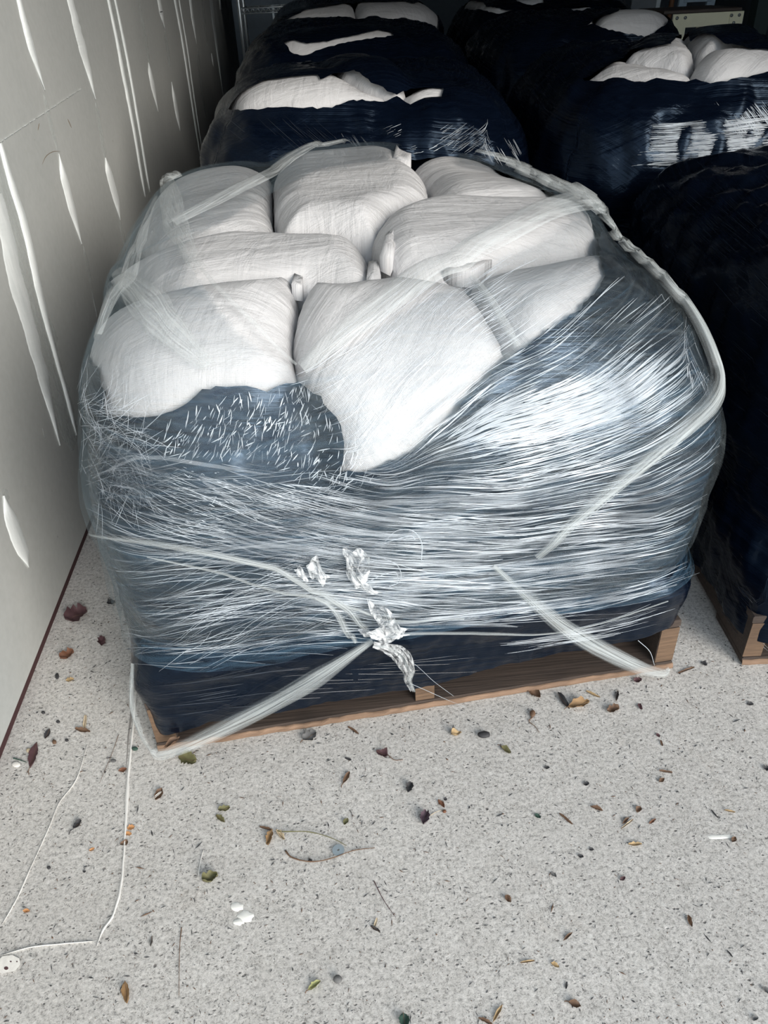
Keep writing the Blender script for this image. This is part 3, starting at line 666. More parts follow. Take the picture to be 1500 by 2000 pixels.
far_load(Q3, [[(897, 10), (915, 3), (938, 3), (950, 13), (975, 16), (1003, 22), (975, 26), (935, 20), (905, 20)], [(1022, 22), (1060, 21), (1100, 20), (1150, 12), (1158, 17), (1140, 30), (1075, 38), (1040, 32)], [(1000, -4), (1060, -6), (1062, 5), (1040, 10), (1010, 5)]], 10, 'black stretch film with torn gaps round the farthest load of the right row',
    [([(880, 35), (890, -5), (950, -5), (1010, 15), (1005, 35)], 'white sandbag in the left gap of the farthest load of the right row', .012),
     ([(1008, 30), (1015, 14), (1100, 11), (1170, 3), (1170, 25), (1080, 50)], 'white sandbag in the middle gap of the farthest load of the right row', .012),
     ([(990, 12), (990, -10), (1080, -12), (1075, 8), (1040, 13)], 'white sandbag in the small top gap of the farthest load of the right row', .012)])
# ---------------------------------------------------------------- pleats, ropes and tatters of the clear film
AF = [(200, 900, 30), (200, 1020, -25), (300, 960, -24), (450, 1000, -22), (600, 980, -16), (700, 960, -10), (900, 960, -4), (1000, 860, 10), (1100, 800, 18), (1250, 700, 38), (1150, 650, 42), (900, 780, 38), (750, 830, 50), (1300, 900, 27), (1375, 860, 50),
      (1200, 1000, 2), (900, 1100, -1), (1200, 1100, 6), (1100, 1200, 7), (700, 1150, -5), (450, 1130, 8), (400, 1250, 13), (300, 1150, 10), (300, 1300, 6), (900, 1230, 4), (1050, 1290, 9), (1250, 1230, 18), (800, 650, 42), (1000, 560, 32), (1150, 480, 36), (300, 600, 62), (240, 650, 65), (450, 380, 32), (1350, 1000, 25), (1370, 700, -62), (1250, 520, -55)]
AF = np.array(AF, float)
def film_angle(px):
    d = ((px[:, None, :]-AF[None, :, :2])**2).sum(2)+900; w_ = 1/d**1.4
    c = (w_*np.cos(np.radians(2*AF[:, 2]))).sum(1); s_ = (w_*np.sin(np.radians(2*AF[:, 2]))).sum(1)
    return np.arctan2(s_, c)/2
def pleats(name, L, seeds, length, width, mat, parent, jitter=.06, extra=0.0, off=.026, steps=9, seed=0, raise_=.7, bend=1.0, lab=None, zmin=.14):
    """fine raised folds running with the stretch of the film, each a three-point ridge"""
    rs = np.random.RandomState(seed); n = len(seeds); p = seeds.copy(); path = [p.copy()]
    dj = rs.normal(0, jitter, n)+extra
    for k in range(steps-1):
        a = film_angle(p)*bend+dj; st = (length/(steps-1))[:, None]
        p = p+np.stack([np.cos(a), -np.sin(a)], 1)*st; path.append(p.copy())
    P = np.array(path); Q = P.transpose(1, 0, 2).reshape(-1, 2)
    S, N, ok = fast_hit(L, Q, 0.0)
    S = S.reshape(n, steps, 3); N = N.reshape(n, steps, 3); ok = ok.reshape(n, steps).all(1)
    jump = np.linalg.norm(np.diff(S, axis=1), axis=2); ok &= (jump < .09).all(1) & (S[:, :, 2] > zmin).all(1)
    S, N, width = S[ok], N[ok], width[ok]; n = len(S)
    T = np.gradient(S, axis=1); B = np.cross(N, T); B /= np.linalg.norm(B, axis=2)[:, :, None]+1e-9
    tp = np.sin(np.linspace(.12, math.pi-.12, steps))**.7; w_ = width[:, None, None]*tp[None, :, None]
    lf = L.lift_at(L.dom(S.reshape(-1, 3))).reshape(n, steps)+.010
    C = S+N*np.maximum(off-.006+rs.uniform(-.002, .003, n)[:, None], lf)[:, :, None]
    sk = rs.uniform(-.5, .5, n)[:, None, None]
    V = np.stack([C-B*w_*.5, C+B*w_*sk*.5+N*w_*raise_, C+B*w_*.5], 2).reshape(-1, 3)
    i = (np.arange(n)[:, None]*steps+np.arange(steps-1)[None])*3; i = i.ravel()
    F1 = np.stack([i, i+1, i+4, i+3], 1); F2 = np.stack([i+1, i+2, i+5, i+4], 1)
    return prop(mesh(name, L.to_world(V), np.concatenate([F1, F2]), mat, parent, smooth=True), lab, None, None, 'stuff')
def seeds_in(poly, n, seed):
    rs = np.random.RandomState(seed); P = np.array(poly, float); lo, hi = P.min(0), P.max(0); out = []
    while len(out) < n:
        q = rs.uniform(lo, hi, (n*2, 2)); out += list(q[in_poly(q, P)])
    return np.array(out[:n])
def U(a, b, n, seed): return np.random.RandomState(seed).uniform(a, b, n)
FR = [(640, 930), (800, 900), (900, 830), (1100, 790), (1330, 770), (1400, 800), (1400, 960), (1330, 1130), (1200, 1200), (900, 1215), (700, 1210), (600, 1100), (560, 980)]
n = 1250; pleats('film_pleats_glints', P1, seeds_in(FR, n, 1)-[90, 0], U(50, 420, n, 2)*U(.4, 1, n, 3), .0003+.0019*U(0, 1, n, 4)**3, PLEAT, clear1, .05, seed=5)
LF = [(170, 960), (300, 900), (560, 900), (700, 960), (720, 1100), (700, 1220), (500, 1280), (300, 1300), (215, 1150)]
n = 520; pleats('film_pleats_glints', P1, seeds_in(LF, n, 6)-[50, 0], U(60, 330, n, 7)*U(.4, 1, n, 8), .0003+.0010*U(0, 1, n, 9)**3, PLEAT, clear1, .08, seed=10)
n = 170; pleats('film_pleats_glints', P1, seeds_in(LF, n, 11)-[80, -20], U(120, 340, n, 12), .0003+.0005*U(0, 1, n, 13)**2, PLEAT, clear1, .10, extra=.30, seed=14)
TF = [(590, 760), (720, 650), (900, 560), (980, 560), (1010, 690), (880, 830), (800, 930), (690, 930), (660, 830)]
n = 420; pleats('film_pleats_glints', P1, seeds_in(TF, n, 21)-[30, 0], U(30, 170, n, 22)*U(.4, 1, n, 23), .0003+.0009*U(0, 1, n, 24)**2, PLEAT, clear1, .06, seed=25, off=.034)
RF = [(820, 900), (1000, 720), (1160, 600), (1330, 620), (1380, 760), (1200, 880), (1000, 930)]
HB = [(880, 850), (960, 790), (1100, 755), (1240, 735), (1260, 770), (1180, 820), (1000, 860)]
n = 420; pleats('film_pleats_glints', P1, seeds_in(HB, n, 36)-[40, -15], U(40, 160, n, 37), .0010+.0022*U(0, 1, n, 38)**2, PLEAT, clear1, .05, seed=39)  # dense wide pale folds paint in the highlight on the shoulder
n = 260; pleats('film_pleats_glints', P1, seeds_in(RF, n, 31)-[60, -20], U(40, 220, n, 32)*U(.4, 1, n, 33), .0003+.0018*U(0, 1, n, 34)**3, PLEAT, clear1, .06, seed=35)
CB = [(620, 1000), (760, 960), (1000, 940), (1300, 860), (1390, 880), (1370, 1040), (1330, 1150), (1000, 1200), (740, 1190), (640, 1110)]
n = 130; pleats('film_laps', P1, seeds_in(CB, n, 71)-[110, 0], U(160, 460, n, 72), .003+.012*U(0, 1, n, 73)**2, LAP, clear1, .07, seed=74, raise_=.06, off=.024)
n = 36; pleats('film_laps', P1, seeds_in(LF, n, 75)-[90, 0], U(140, 380, n, 76), .003+.010*U(0, 1, n, 77)**2, LAP, clear1, .16, seed=78, raise_=.06, off=.024)
# short crinkles where the film has shrunk back, coloured pale as painted glints
CF = [(300, 860), (420, 800), (600, 770), (680, 850), (720, 930), (640, 960), (480, 900), (330, 900)]
n = 420; pleats('film_crinkle_glints', P1, seeds_in(CF, n, 41), U(5, 26, n, 42), .0004+.0016*U(0, 1, n, 43)**2, PLEAT, clear1, .35, extra=1.15, seed=44, steps=4, raise_=.5)
CF2 = [(230, 940), (330, 900), (700, 960), (620, 1030), (400, 1040), (300, 1010)]
n = 260; pleats('film_crinkle_glints', P1, seeds_in(CF2, n, 45), U(4, 16, n, 46), .0004+.0012*U(0, 1, n, 47)**2, PLEAT, clear1, .3, extra=.1, seed=48, steps=4, raise_=.5)
CF3 = [(150, 720), (200, 780), (300, 840), (300, 960), (220, 980), (160, 900)]
n = 420; pleats('film_pleats_glints', P1, seeds_in(CF3, n, 51), U(20, 90, n, 52), .0003+.0005*U(0, 1, n, 53)**2, PLEAT, clear1, .9, seed=54, steps=6)
# streaks in the black skirt and the neighbours' black film; pale ones paint highlights
BS = simple('black_film_pleat', (.010, .016, .028), .15, 0, .1)
BS.node_tree.nodes['Principled BSDF'].inputs['Specular IOR Level'].default_value = .9
SK = [(960, 1250), (1330, 1175), (1325, 1225), (1200, 1255), (960, 1310)]
n = 170; pleats('black_film_pleats_glints', P1, seeds_in(SK, n, 61)-[40, -8], U(30, 190, n, 62), .0004+.0013*U(0, 1, n, 63)**2, PLEAT, black1, .04, seed=64, off=.008, zmin=.125)
SK2 = [(300, 1310), (700, 1290), (900, 1260), (900, 1330), (600, 1390), (330, 1440)]
n = 50; pleats('black_film_pleats_glints', P1, seeds_in(SK2, n, 65)-[60, -10], U(60, 260, n, 66), .0005+.0008*U(0, 1, n, 67), BS, black1, .03, seed=68, off=.008, zmin=.09)
def flow_set(L, poly, ang, n, lens, wd, par, seed, mat, off=.02, zmin=.1):
    global AF
    keep = AF; AF = np.array([(x, y, a) for x, y, a in ang], float)
    pleats('black_film_pleats_glints', L, seeds_in(poly, n, seed), U(lens[0], lens[1], n, seed+1), wd*(.3+.7*U(0, 1, n, seed+2)**2), mat, par, .04, seed=seed+3, off=off, steps=6, zmin=zmin)
    AF = keep
bw = {L: o for L, o in zip((P2, P3, P4, Q0, Q1, Q2, Q3), [x for x in bpy.data.objects if x.name.startswith('black_film_wrap.') and x.parent is None])}
flow_set(P2, [(640, 268), (700, 262), (740, 310), (700, 312)], [(690, 290, -52)], 40, (30, 70), .0016, bw[P2], 300, PLEAT)
flow_set(P2, [(740, 255), (1000, 270), (1000, 305), (800, 305)], [(800, 280, 20), (900, 280, 35), (980, 290, -60)], 170, (8, 45), .0018, bw[P2], 310, PLEAT)  # pale ridges paint the highlight on this black front
flow_set(P2, [(420, 240), (620, 230), (640, 310), (420, 310)], [(520, 270, -40)], 60, (50, 110), .0016, bw[P2], 315, BS)
flow_set(Q1, [(1262, 246), (1400, 240), (1490, 262), (1490, 305), (1300, 322), (1230, 330)], [(1300, 290, 3), (1450, 280, 5)], 420, (30, 150), .0026, bw[Q1], 320, PLEAT)  # pale ridges stand in for the bright reflection on this front
flow_set(Q1, [(1390, 205), (1500, 200), (1500, 236), (1390, 238)], [(1440, 220, -50)], 120, (15, 45), .0022, bw[Q1], 330, PLEAT)
flow_set(Q0, [(1300, 330), (1480, 310), (1500, 560), (1400, 560)], [(1400, 430, -42)], 70, (60, 150), .0022, bw[Q0], 340, BS)
flow_set(Q0, [(1370, 1060), (1480, 1150), (1500, 1280), (1440, 1290)], [(1430, 1180, -48)], 60, (40, 110), .0018, bw[Q0], 350, BS, zmin=.03)
flow_set(Q0, [(1300, 560), (1500, 600), (1500, 1000), (1400, 950)], [(1400, 800, -40)], 50, (50, 130), .0012, bw[Q0], 360, BS)

def band(name, C, N, wid, mat, parent, lab=None, m=11, pleat=.28, twist=0.0, seed=0):
    """a gathered ribbon of film: pleated cross-section swept along a path in the world"""
    rs = np.random.RandomState(seed); n = len(C); T = np.gradient(C, axis=0); T /= np.linalg.norm(T, axis=1)[:, None]
    N = N-(N*T).sum(1)[:, None]*T; N /= np.linalg.norm(N, axis=1)[:, None]; B = np.cross(N, T)
    s = np.linspace(0, 1, n); w_ = np.interp(s, np.linspace(0, 1, len(wid)), wid); ph = rs.uniform(0, 6, m)
    L_ = np.concatenate([[0], np.cumsum(np.linalg.norm(np.diff(C, axis=0), axis=1))]); V = []; UV = []
    for i in range(n):
        a = twist*s[i]
        Bi = B[i]*math.cos(a)+N[i]*math.sin(a); Ni = N[i]*math.cos(a)-B[i]*math.sin(a)
        for j in range(m):
            x = (j/(m-1)-.5); hgt = w_[i]*(.34*math.sqrt(max(0, 1-4*x*x))+pleat*.35*math.sin(j*2.4+ph[j]*.4+s[i]*7))
            V.append(C[i]+Bi*w_[i]*(x+.03*math.sin(s[i]*20+j))+Ni*hgt); UV.append((L_[i], x*.5))
    Fc = np.array([(i*m+j, i*m+j+1, i*m+m+j+1, i*m+m+j) for i in range(n-1) for j in range(m-1)])
    o = mesh(name, V, Fc, mat, parent, uv=UV); return prop(o, lab)
def on_load(L, px, off):
    px = np.array(px, float)
    for _ in range(12):
        S, N, ok = fast_hit(L, px, 0.0)
        if ok.all(): break
        px[~ok] += (np.array([770, 760])-px[~ok])*.012
    S, N, ok = fast_hit(L, np.array(px, float), 0.0)
    off = np.asarray(off, float).reshape(-1, 1) if np.ndim(off) else off
    off = np.maximum(off-.006, L.lift_at(L.dom(S))[:, None]+.012); S = S+N*off; W = L.to_world(S); NW = L.to_world(N)-L.o
    return W[ok], NW[ok]
def band_on(name, px, wid, off=.03, n=70, **k):
    C, N = on_load(P1, smooth_path(px, n), off)
    return band(name, C, N, wid, ROPE, clear1, **k)
band_on('film_rope', [(1055, 352), (1120, 385), (1180, 440), (1232, 510), (1280, 578), (1325, 645), (1352, 700), (1366, 752), (1352, 795), (1300, 842), (1240, 892), (1160, 958), (1090, 1018), (1040, 1062)], (.030, .034, .036, .034, .036, .030, .026, .016), .032, n=110, seed=1, lab='gathered rope of film down the right side')
# ropes tied down to the pallet corners
def hang(px, dep, n=60):
    Q = smooth_path(px, n); dd = np.interp(np.linspace(0, 1, n), np.linspace(0, 1, len(dep)), dep)
    R = rays(Q); return CAM+R*(dd/R[:, 1])[:, None]
cf = P1.to_world([[-.515, -.63, .02]])[0]; cr_ = P1.to_world([[.49, -.63, .015]])[0]
wA, nA = on_load(P1, [(724, 1236)], .03)
C = smooth_path([wA[0], wA[0]*.7+cf*.3+np.array([0, -.02, -.005]), wA[0]*.38+cf*.62+np.array([0, -.02, -.012]), cf+np.array([.03, -.008, 0]), cf], 60)
band('film_rope', C, np.tile([.2, -.7, .6], (60, 1)), (.012, .032, .034, .030, .022, .014), ROPE, clear1, 'rope of film tied down to the left pallet corner', seed=2)
wB, nB = on_load(P1, [(955, 1085), (1040, 1165), (1110, 1208)], .028)
C = smooth_path([wB[0], wB[1], wB[2]+np.array([0, -.015, 0]), (wB[2]+cr_)/2+np.array([.01, -.03, -.01]), cr_+np.array([-.02, -.012, .004]), cr_], 60)
band('film_rope', C, np.tile([-.1, -.7, .6], (60, 1)), (.010, .024, .036, .030, .020, .011), ROPE, clear1, 'rope of film tied down to the right pallet corner', seed=3)
wC, nC = on_load(P1, [(274, 1292)], .02)
C = smooth_path([wC[0], wC[0]*.6+cf*.4+np.array([-.012, -.01, 0]), wC[0]*.25+cf*.75+np.array([-.008, -.008, 0]), cf], 40)
band('film_rope', C, np.tile([-.5, -.7, .3], (40, 1)), (.008, .014, .012, .008), ROPE, clear1, 'thin taut film strand at the left corner', seed=4)
band_on('film_rope', [(205, 1032), (300, 1042), (400, 1060), (500, 1082), (560, 1100), (620, 1138), (670, 1172), (712, 1205)], (.006, .010, .013, .012, .014, .015, .012), .030, n=70, seed=5, lab='twisted film strand sloping down the front')
band_on('film_rope', [(300, 1070), (450, 1105), (600, 1150), (740, 1185), (900, 1195)], (.003, .006, .008, .006, .004), .029, n=60, seed=6)
band_on('film_rope', [(612, 1150), (640, 1165), (670, 1200), (690, 1236)], (.004, .009, .014, .008), .036, n=30, seed=7)
band_on('film_rope', [(720, 1232), (800, 1224), (950, 1222), (1100, 1212), (1290, 1165)], (.004, .007, .006, .005, .003), .028, n=60, seed=8)
band_on('film_rope', [(930, 955), (820, 985)], (.02, .004), .030, n=14, seed=9) if False else None
# fold lines of the film lying on the bags
FOLD = NT('clear_film_fold'); FOLD.set(Base_Color=(.60, .64, .65), Roughness=.25, Alpha=FOLD.ramp(FOLD.noise(FOLD.map('UV', (3, 14, 1)), 3, 3), [(.35, .10), (.65, .42)])); FOLD = FOLD.m
def fold(px, wid, n=50, off=.036, seed=0, mat=FOLD):
    C, N = on_load(P1, smooth_path(px, n), off); band('film_fold', C, N, wid, mat, clear1, m=9, seed=seed, pleat=.12)
fold([(352, 470), (420, 430), (500, 385), (600, 335), (680, 318)], (.03, .035, .03, .02), seed=1)
fold([(335, 352), (345, 400), (352, 450), (362, 485), (385, 540), (405, 575)], (.03, .045, .05, .03, .02), seed=2)
fold([(322, 410), (302, 480), (285, 560), (262, 620), (240, 690)], (.01, .03, .04, .02), seed=3)
fold([(262, 560), (320, 640), (360, 690), (420, 740)], (.03, .06, .05, .02), seed=4)
fold([(590, 736), (690, 668), (800, 602), (900, 545), (1000, 500), (1120, 440), (1175, 450)], (.02, .045, .05, .055, .06, .03), seed=5)
fold([(920, 575), (955, 620), (985, 665), (1002, 694)], (.012, .015, .012), seed=6)
fold([(1180, 430), (1100, 385), (1020, 345), (930, 318)], (.05, .06, .05, .02), seed=7)
fold([(405, 572), (440, 615), (500, 665), (580, 730)], (.006, .008, .008, .004), seed=8)
def tatter(name, px, off, seed, curl=.02, sub=5, lab=None):
    """a scrap of torn film standing off the load"""
    rs = np.random.RandomState(seed); C, N = on_load(P1, px, .03); c = C.mean(0); V = [c+N.mean(0)*off]; n = len(C); rings = []
    for r in range(1, sub+1):
        f = r/sub
        for i in range(n*3):
            a = i/3; k = int(a); t = a-k; p = C[k % n]*(1-t)+C[(k+1) % n]*t; nn = N[k % n]
            V.append(c+(p-c)*f*(1+rs.uniform(-.12, .12))+nn*(off*(1-.4*f)+curl*.5*math.sin(a*4.1+f*5)+rs.uniform(-.25, .25)*curl))
    m = n*3; Fc = [(0, 1+i, 1+(i+1) % m) for i in range(m)]
    for r in range(sub-1):
        for i in range(m):
            a = 1+r*m+i; b = 1+r*m+(i+1) % m; Fc += [(a, a+m, b), (b, a+m, b+m)]
    return prop(mesh(name, V, Fc, CRUMPLE, clear1, smooth=False), lab)
tatter('torn_film_scrap', [(592, 1085), (612, 1056), (625, 1085), (640, 1100), (625, 1112), (605, 1098)], .012, 1, .010)
tatter('torn_film_scrap', [(572, 1090), (582, 1082), (598, 1102), (592, 1108)], .010, 2, .006)
tatter('torn_film_scrap', [(662, 1048), (690, 1048), (712, 1062), (716, 1098), (700, 1105), (680, 1092), (668, 1070)], .018, 3, .014)
tatter('torn_film_scrap', [(668, 1068), (690, 1100), (722, 1122), (735, 1140), (710, 1136), (690, 1122), (670, 1092)], .014, 4, .010)
tatter('torn_film_scrap', [(712, 1150), (740, 1160), (770, 1180), (788, 1205), (770, 1218), (745, 1205), (720, 1180)], .02, 5, .014)
tatter('torn_film_scrap', [(690, 1195), (720, 1190), (780, 1200), (790, 1222), (740, 1232), (705, 1222)], .02, 6, .012)
# hanging tail of torn film
Cq, Nq = on_load(P1, smooth_path([(722, 1234), (750, 1240), (775, 1252), (790, 1275), (786, 1295), (796, 1315)], 26), .045)
band('torn_film_tail', Cq, Nq, (.012, .02, .034, .022, .012, .008), CRUMPLE, clear1, 'torn tail of film hanging at the front', seed=11, pleat=.9)
band('torn_film_tail', Cq+np.array([.004, -.006, .002]), Nq, (.004, .008, .006, .010, .004), ROPE, clear1, seed=12, pleat=.8)
# loose filaments
gs = []
for k, (px, r, o) in enumerate([([(742, 1028), (765, 1008), (795, 1008), (812, 1030), (812, 1062)], .0009, .05), ([(690, 1075), (735, 1065), (770, 1072), (772, 1098), (752, 1108)], .0008, .045), ([(700, 1110), (740, 1090), (765, 1085), (770, 1100)], .0007, .04),
        ([(796, 1315), (830, 1330), (870, 1348), (905, 1362)], .0005, .03), ([(795, 1270), (840, 1310), (880, 1340)], .0004, .03), ([(735, 1040), (745, 1030), (790, 1018), (800, 1025)], .0009, .05), ([(1240, 1240), (1262, 1262), (1270, 1290)], .0007, .02)]):
    C, N = on_load(P1, smooth_path(px, 22), o)
    if len(C) > 3: gs.append(tube_geo(C, r, 4))
prop(mesh('loose_filaments', *join_geo(gs), PLEAT, clear1), kind='stuff')

# ---------------------------------------------------------------- things at the back
STEEL = simple('galvanised_steel', (.42, .47, .50), .35, .7)
e = empty('wire_shelf', (-.35, 6.2, 0), 'chrome wire shelf standing against the dark back at the top left corner', 'shelf')
pa = at_depth(476, 90, 6.2); x0 = pa[0]; x1 = at_depth(590, 10, 6.2)[0]; zs = at_depth(530, 14, 6.2)[2]
for x in (x0, x1):
    for y in (6.2, 6.65):
        v_, f_2 = tube_geo([(x, y, 0), (x, y, 1.9)], .014, 10); mesh('post', v_, f_2, STEEL, e)
for zz in (.15, .62, zs, 1.5):
    gs = [tube_geo([(x0, y, zz), (x1, y, zz)], .005, 6) for y in (6.2, 6.65)]+[tube_geo([(x0, y, zz-.03), (x1, y, zz-.03)], .004, 6) for y in (6.2, 6.65)]
    nz = 12
    gs += [tube_geo([(x0+(x1-x0)*i/nz, 6.2, zz-.03), (x0+(x1-x0)*(i+.5)/nz, 6.2, zz), (x0+(x1-x0)*(i+1)/nz, 6.2, zz-.03)], .003, 5) for i in range(nz)]
    gs += [tube_geo([(x0+(x1-x0)*(i+.5)/nz, 6.2, zz), (x0+(x1-x0)*(i+.5)/nz, 6.65, zz)], .003, 5) for i in range(nz)]
    mesh('wire_tray', *join_geo(gs), STEEL, e)
BLUEG = simple('slate_blue_panel_paint', (.10, .14, .18), .5)
e = empty('metal_locker', (-.1, 7.2, 0), 'dark blue grey metal cabinet behind the wire shelf', 'cabinet')
xa = at_depth(455, 30, 7.2)[0]; xb = at_depth(600, 30, 7.2)[0]; xm = at_depth(545, 30, 7.2)[0]
box('body', xa, xb, 7.22, 7.7, 0, 1.9, BLUEG, e, .004); box('door', xa+.01, xm-.006, 7.2, 7.22, .03, 1.87, BLUEG, e, .003); box('door', xm+.006, xb-.01, 7.2, 7.22, .03, 1.87, BLUEG, e, .003)
box('door_handle', xm-.05, xm-.035, 7.18, 7.2, .9, 1.02, STEEL, e, .002)
ORG = simple('orange_brown_plastic', (.42, .16, .06), .4); DBL = simple('dark_blue_plastic', (.05, .09, .20), .4)
def jug(u, Y, wpx, hgt, mat, lab, zb):
    c = at_depth(u, 6, Y); r = wpx/1500*Y*.6
    e = empty('storage_jug', (c[0], Y, zb), lab, 'jug')
    prof = [(.0, 0), (r*.95, 0), (r, .01), (r, hgt*.7), (r*.85, hgt*.82), (r*.35, hgt*.92), (r*.35, hgt)]
    V = []; Fc = []; k = 20
    for rr, z in prof: V += [(c[0]+rr*math.cos(2*math.pi*j/k), Y+rr*math.sin(2*math.pi*j/k), zb+z) for j in range(k)]
    for i in range(len(prof)-1): Fc += [(i*k+j, i*k+(j+1) % k, i*k+k+(j+1) % k, i*k+k+j) for j in range(k)]
    Fc.append(tuple((len(prof)-1)*k+j for j in range(k)))
    mesh('body', V, Fc, mat, e); v_, f_2 = tube_geo([(c[0], Y, zb+hgt), (c[0], Y, zb+hgt+.03)], r*.38, 14); mesh('cap', v_, f_2, STEEL, e)
    return e
e = empty('side_table', (.35, 6.9, 0), 'dark low table behind the farthest load by the drywall', 'table')
TBL = simple('dark_table_top', (.06, .05, .045), .6)
tz = at_depth(630, 22, 6.9)[2]
ta = at_depth(605, 22, 6.9)[0]; tb = at_depth(760, 22, 6.9)[0]
box('table_top', ta, tb, 6.7, 7.15, tz-.03, tz, TBL, e, .003)
for x in (ta+.03, tb-.07):
    for y in (6.73, 7.08): box('leg', x, x+.04, y, y+.04, 0, tz-.03, TBL, e, .002)
jug(627, 6.9, 30, .26, ORG, 'orange brown jug behind the farthest load by the drywall', tz); jug(652, 6.9, 16, .24, DBL, 'dark blue bottle beside the orange brown jug', tz)
# cream bench with riveted apron
CREAM = simple('cream_enamel', (.78, .76, .56), .45, 0, .06); RIV = simple('rivet_steel', (.22, .24, .24), .4, .6); BTOP = simple('dark_brown_bench_top', (.06, .045, .038), .6)
Yb = 4.95
a_ = at_depth(1315, 28, Yb); b_ = at_depth(1452, 31, Yb); zt = a_[2]; xl, xr = a_[0], b_[0]; za = at_depth(1380, 52, Yb)[2]; dep = .42
e = empty('metal_bench', ((xl+xr)/2, Yb, 0), 'cream metal bench with a dark top and riveted corners behind the right loads', 'bench')
box('bench_top', xl-.05, xr-.01, Yb+.01, Yb+dep, zt, zt+.018, BTOP, e, .004)
ap = box('apron', xl, xr, Yb, Yb+.004, za, zt, CREAM, e, .0015)
lw_ = (xr-xl)*.19
for x in (xl+.002, xr-lw_-.002):
    box('leg', x, x+lw_, Yb-.005, Yb, 0, zt-.002, CREAM, e, .0015); box('leg', x, x+lw_, Yb+dep-.01, Yb+dep, 0, zt-.002, CREAM, e, .0015)
for x, z in ((.16, .25), (.78, .25), (.12, .72), (.5, .25)):
    pass
for fx, fz in ((.055, .28), (.17, .28), (.82, .28), (.93, .28), (.87, .82)):
    cx, cz = xl+(xr-xl)*fx, zt-(zt-za)*fz
    v_, f_2 = tube_geo([(cx, Yb-.006, cz), (cx, Yb-.010, cz), (cx, Yb-.012, cz)], [.0085, .0085, .004], 12); mesh('rivet', v_, f_2, RIV, e)
# ladder behind the bench
ALU = simple('pale_blue_ladder_rail', (.32, .42, .50), .45, .2)
e = empty('stepladder', (2.2, 6.0, 0), 'pale blue stepladder standing behind the cream bench', 'ladder')
q1 = at_depth(1345, 10, 6.0); q2 = at_depth(1400, 10, 6.0); wl_ = .028
for q in (q1, q2):
    sgn = 1
    V, Fc = box_geo(-wl_, wl_, -.012, .012, 0, 2.0, .003); V[:, 0] += q[0]+(V[:, 2]-q[2])*.16; V[:, 1] += 6.0+V[:, 2]*.12; mesh('rail', V, Fc, ALU, e, smooth=False)
for zz in (.35, .65, .95, 1.25, 1.55):
    xo = (zz-q1[2])*.16; box('rung', q1[0]+xo, q2[0]+xo, 5.98+zz*.12, 6.04+zz*.12, zz-.012, zz+.012, ALU, e, .003)
GB = simple('grey_board', (.16, .18, .20), .6); LE = simple('pale_board_edge', (.5, .56, .58), .6)
g1 = at_depth(1242, 20, 6.3); g2 = at_depth(1298, 20, 6.3)
e = empty('leaning_board', (g1[0], 6.3, 0), 'grey board with a pale edge leaning left of the cream bench', 'board')
def lean(V): V = np.array(V); V[:, 0] += (V[:, 2]-g1[2])*.10; V[:, 1] += V[:, 2]*.12; return V
box('face', g1[0], g2[0]-.03, 6.3, 6.32, 0, 1.9, GB, e, .003, lean); box('edge_strip', g2[0]-.03, g2[0], 6.29, 6.325, 0, 1.9, LE, e, .003, lean)
BR = simple('brown_pole', (.25, .12, .06), .6); bp = at_depth(1325, 8, 6.6); v_, f_2 = tube_geo([(bp[0]-.1, 6.6, 0), (bp[0]+.08, 6.8, 1.9)], .018, 10)
prop(mesh('wooden_pole', v_, f_2, BR), 'brown wooden pole leaning between the grey board and the ladder', 'pole')
bp = at_depth(1490, 30, 6.0); box('dark_upright', bp[0]-.05, bp[0]+.05, 6.0, 6.1, 0, 2.4, simple('dark_green_post', (.03, .05, .05), .6)); o = bpy.data.objects['dark_upright']; o.name = 'steel_post'; prop(o, 'dark upright post at the top right corner', 'post')
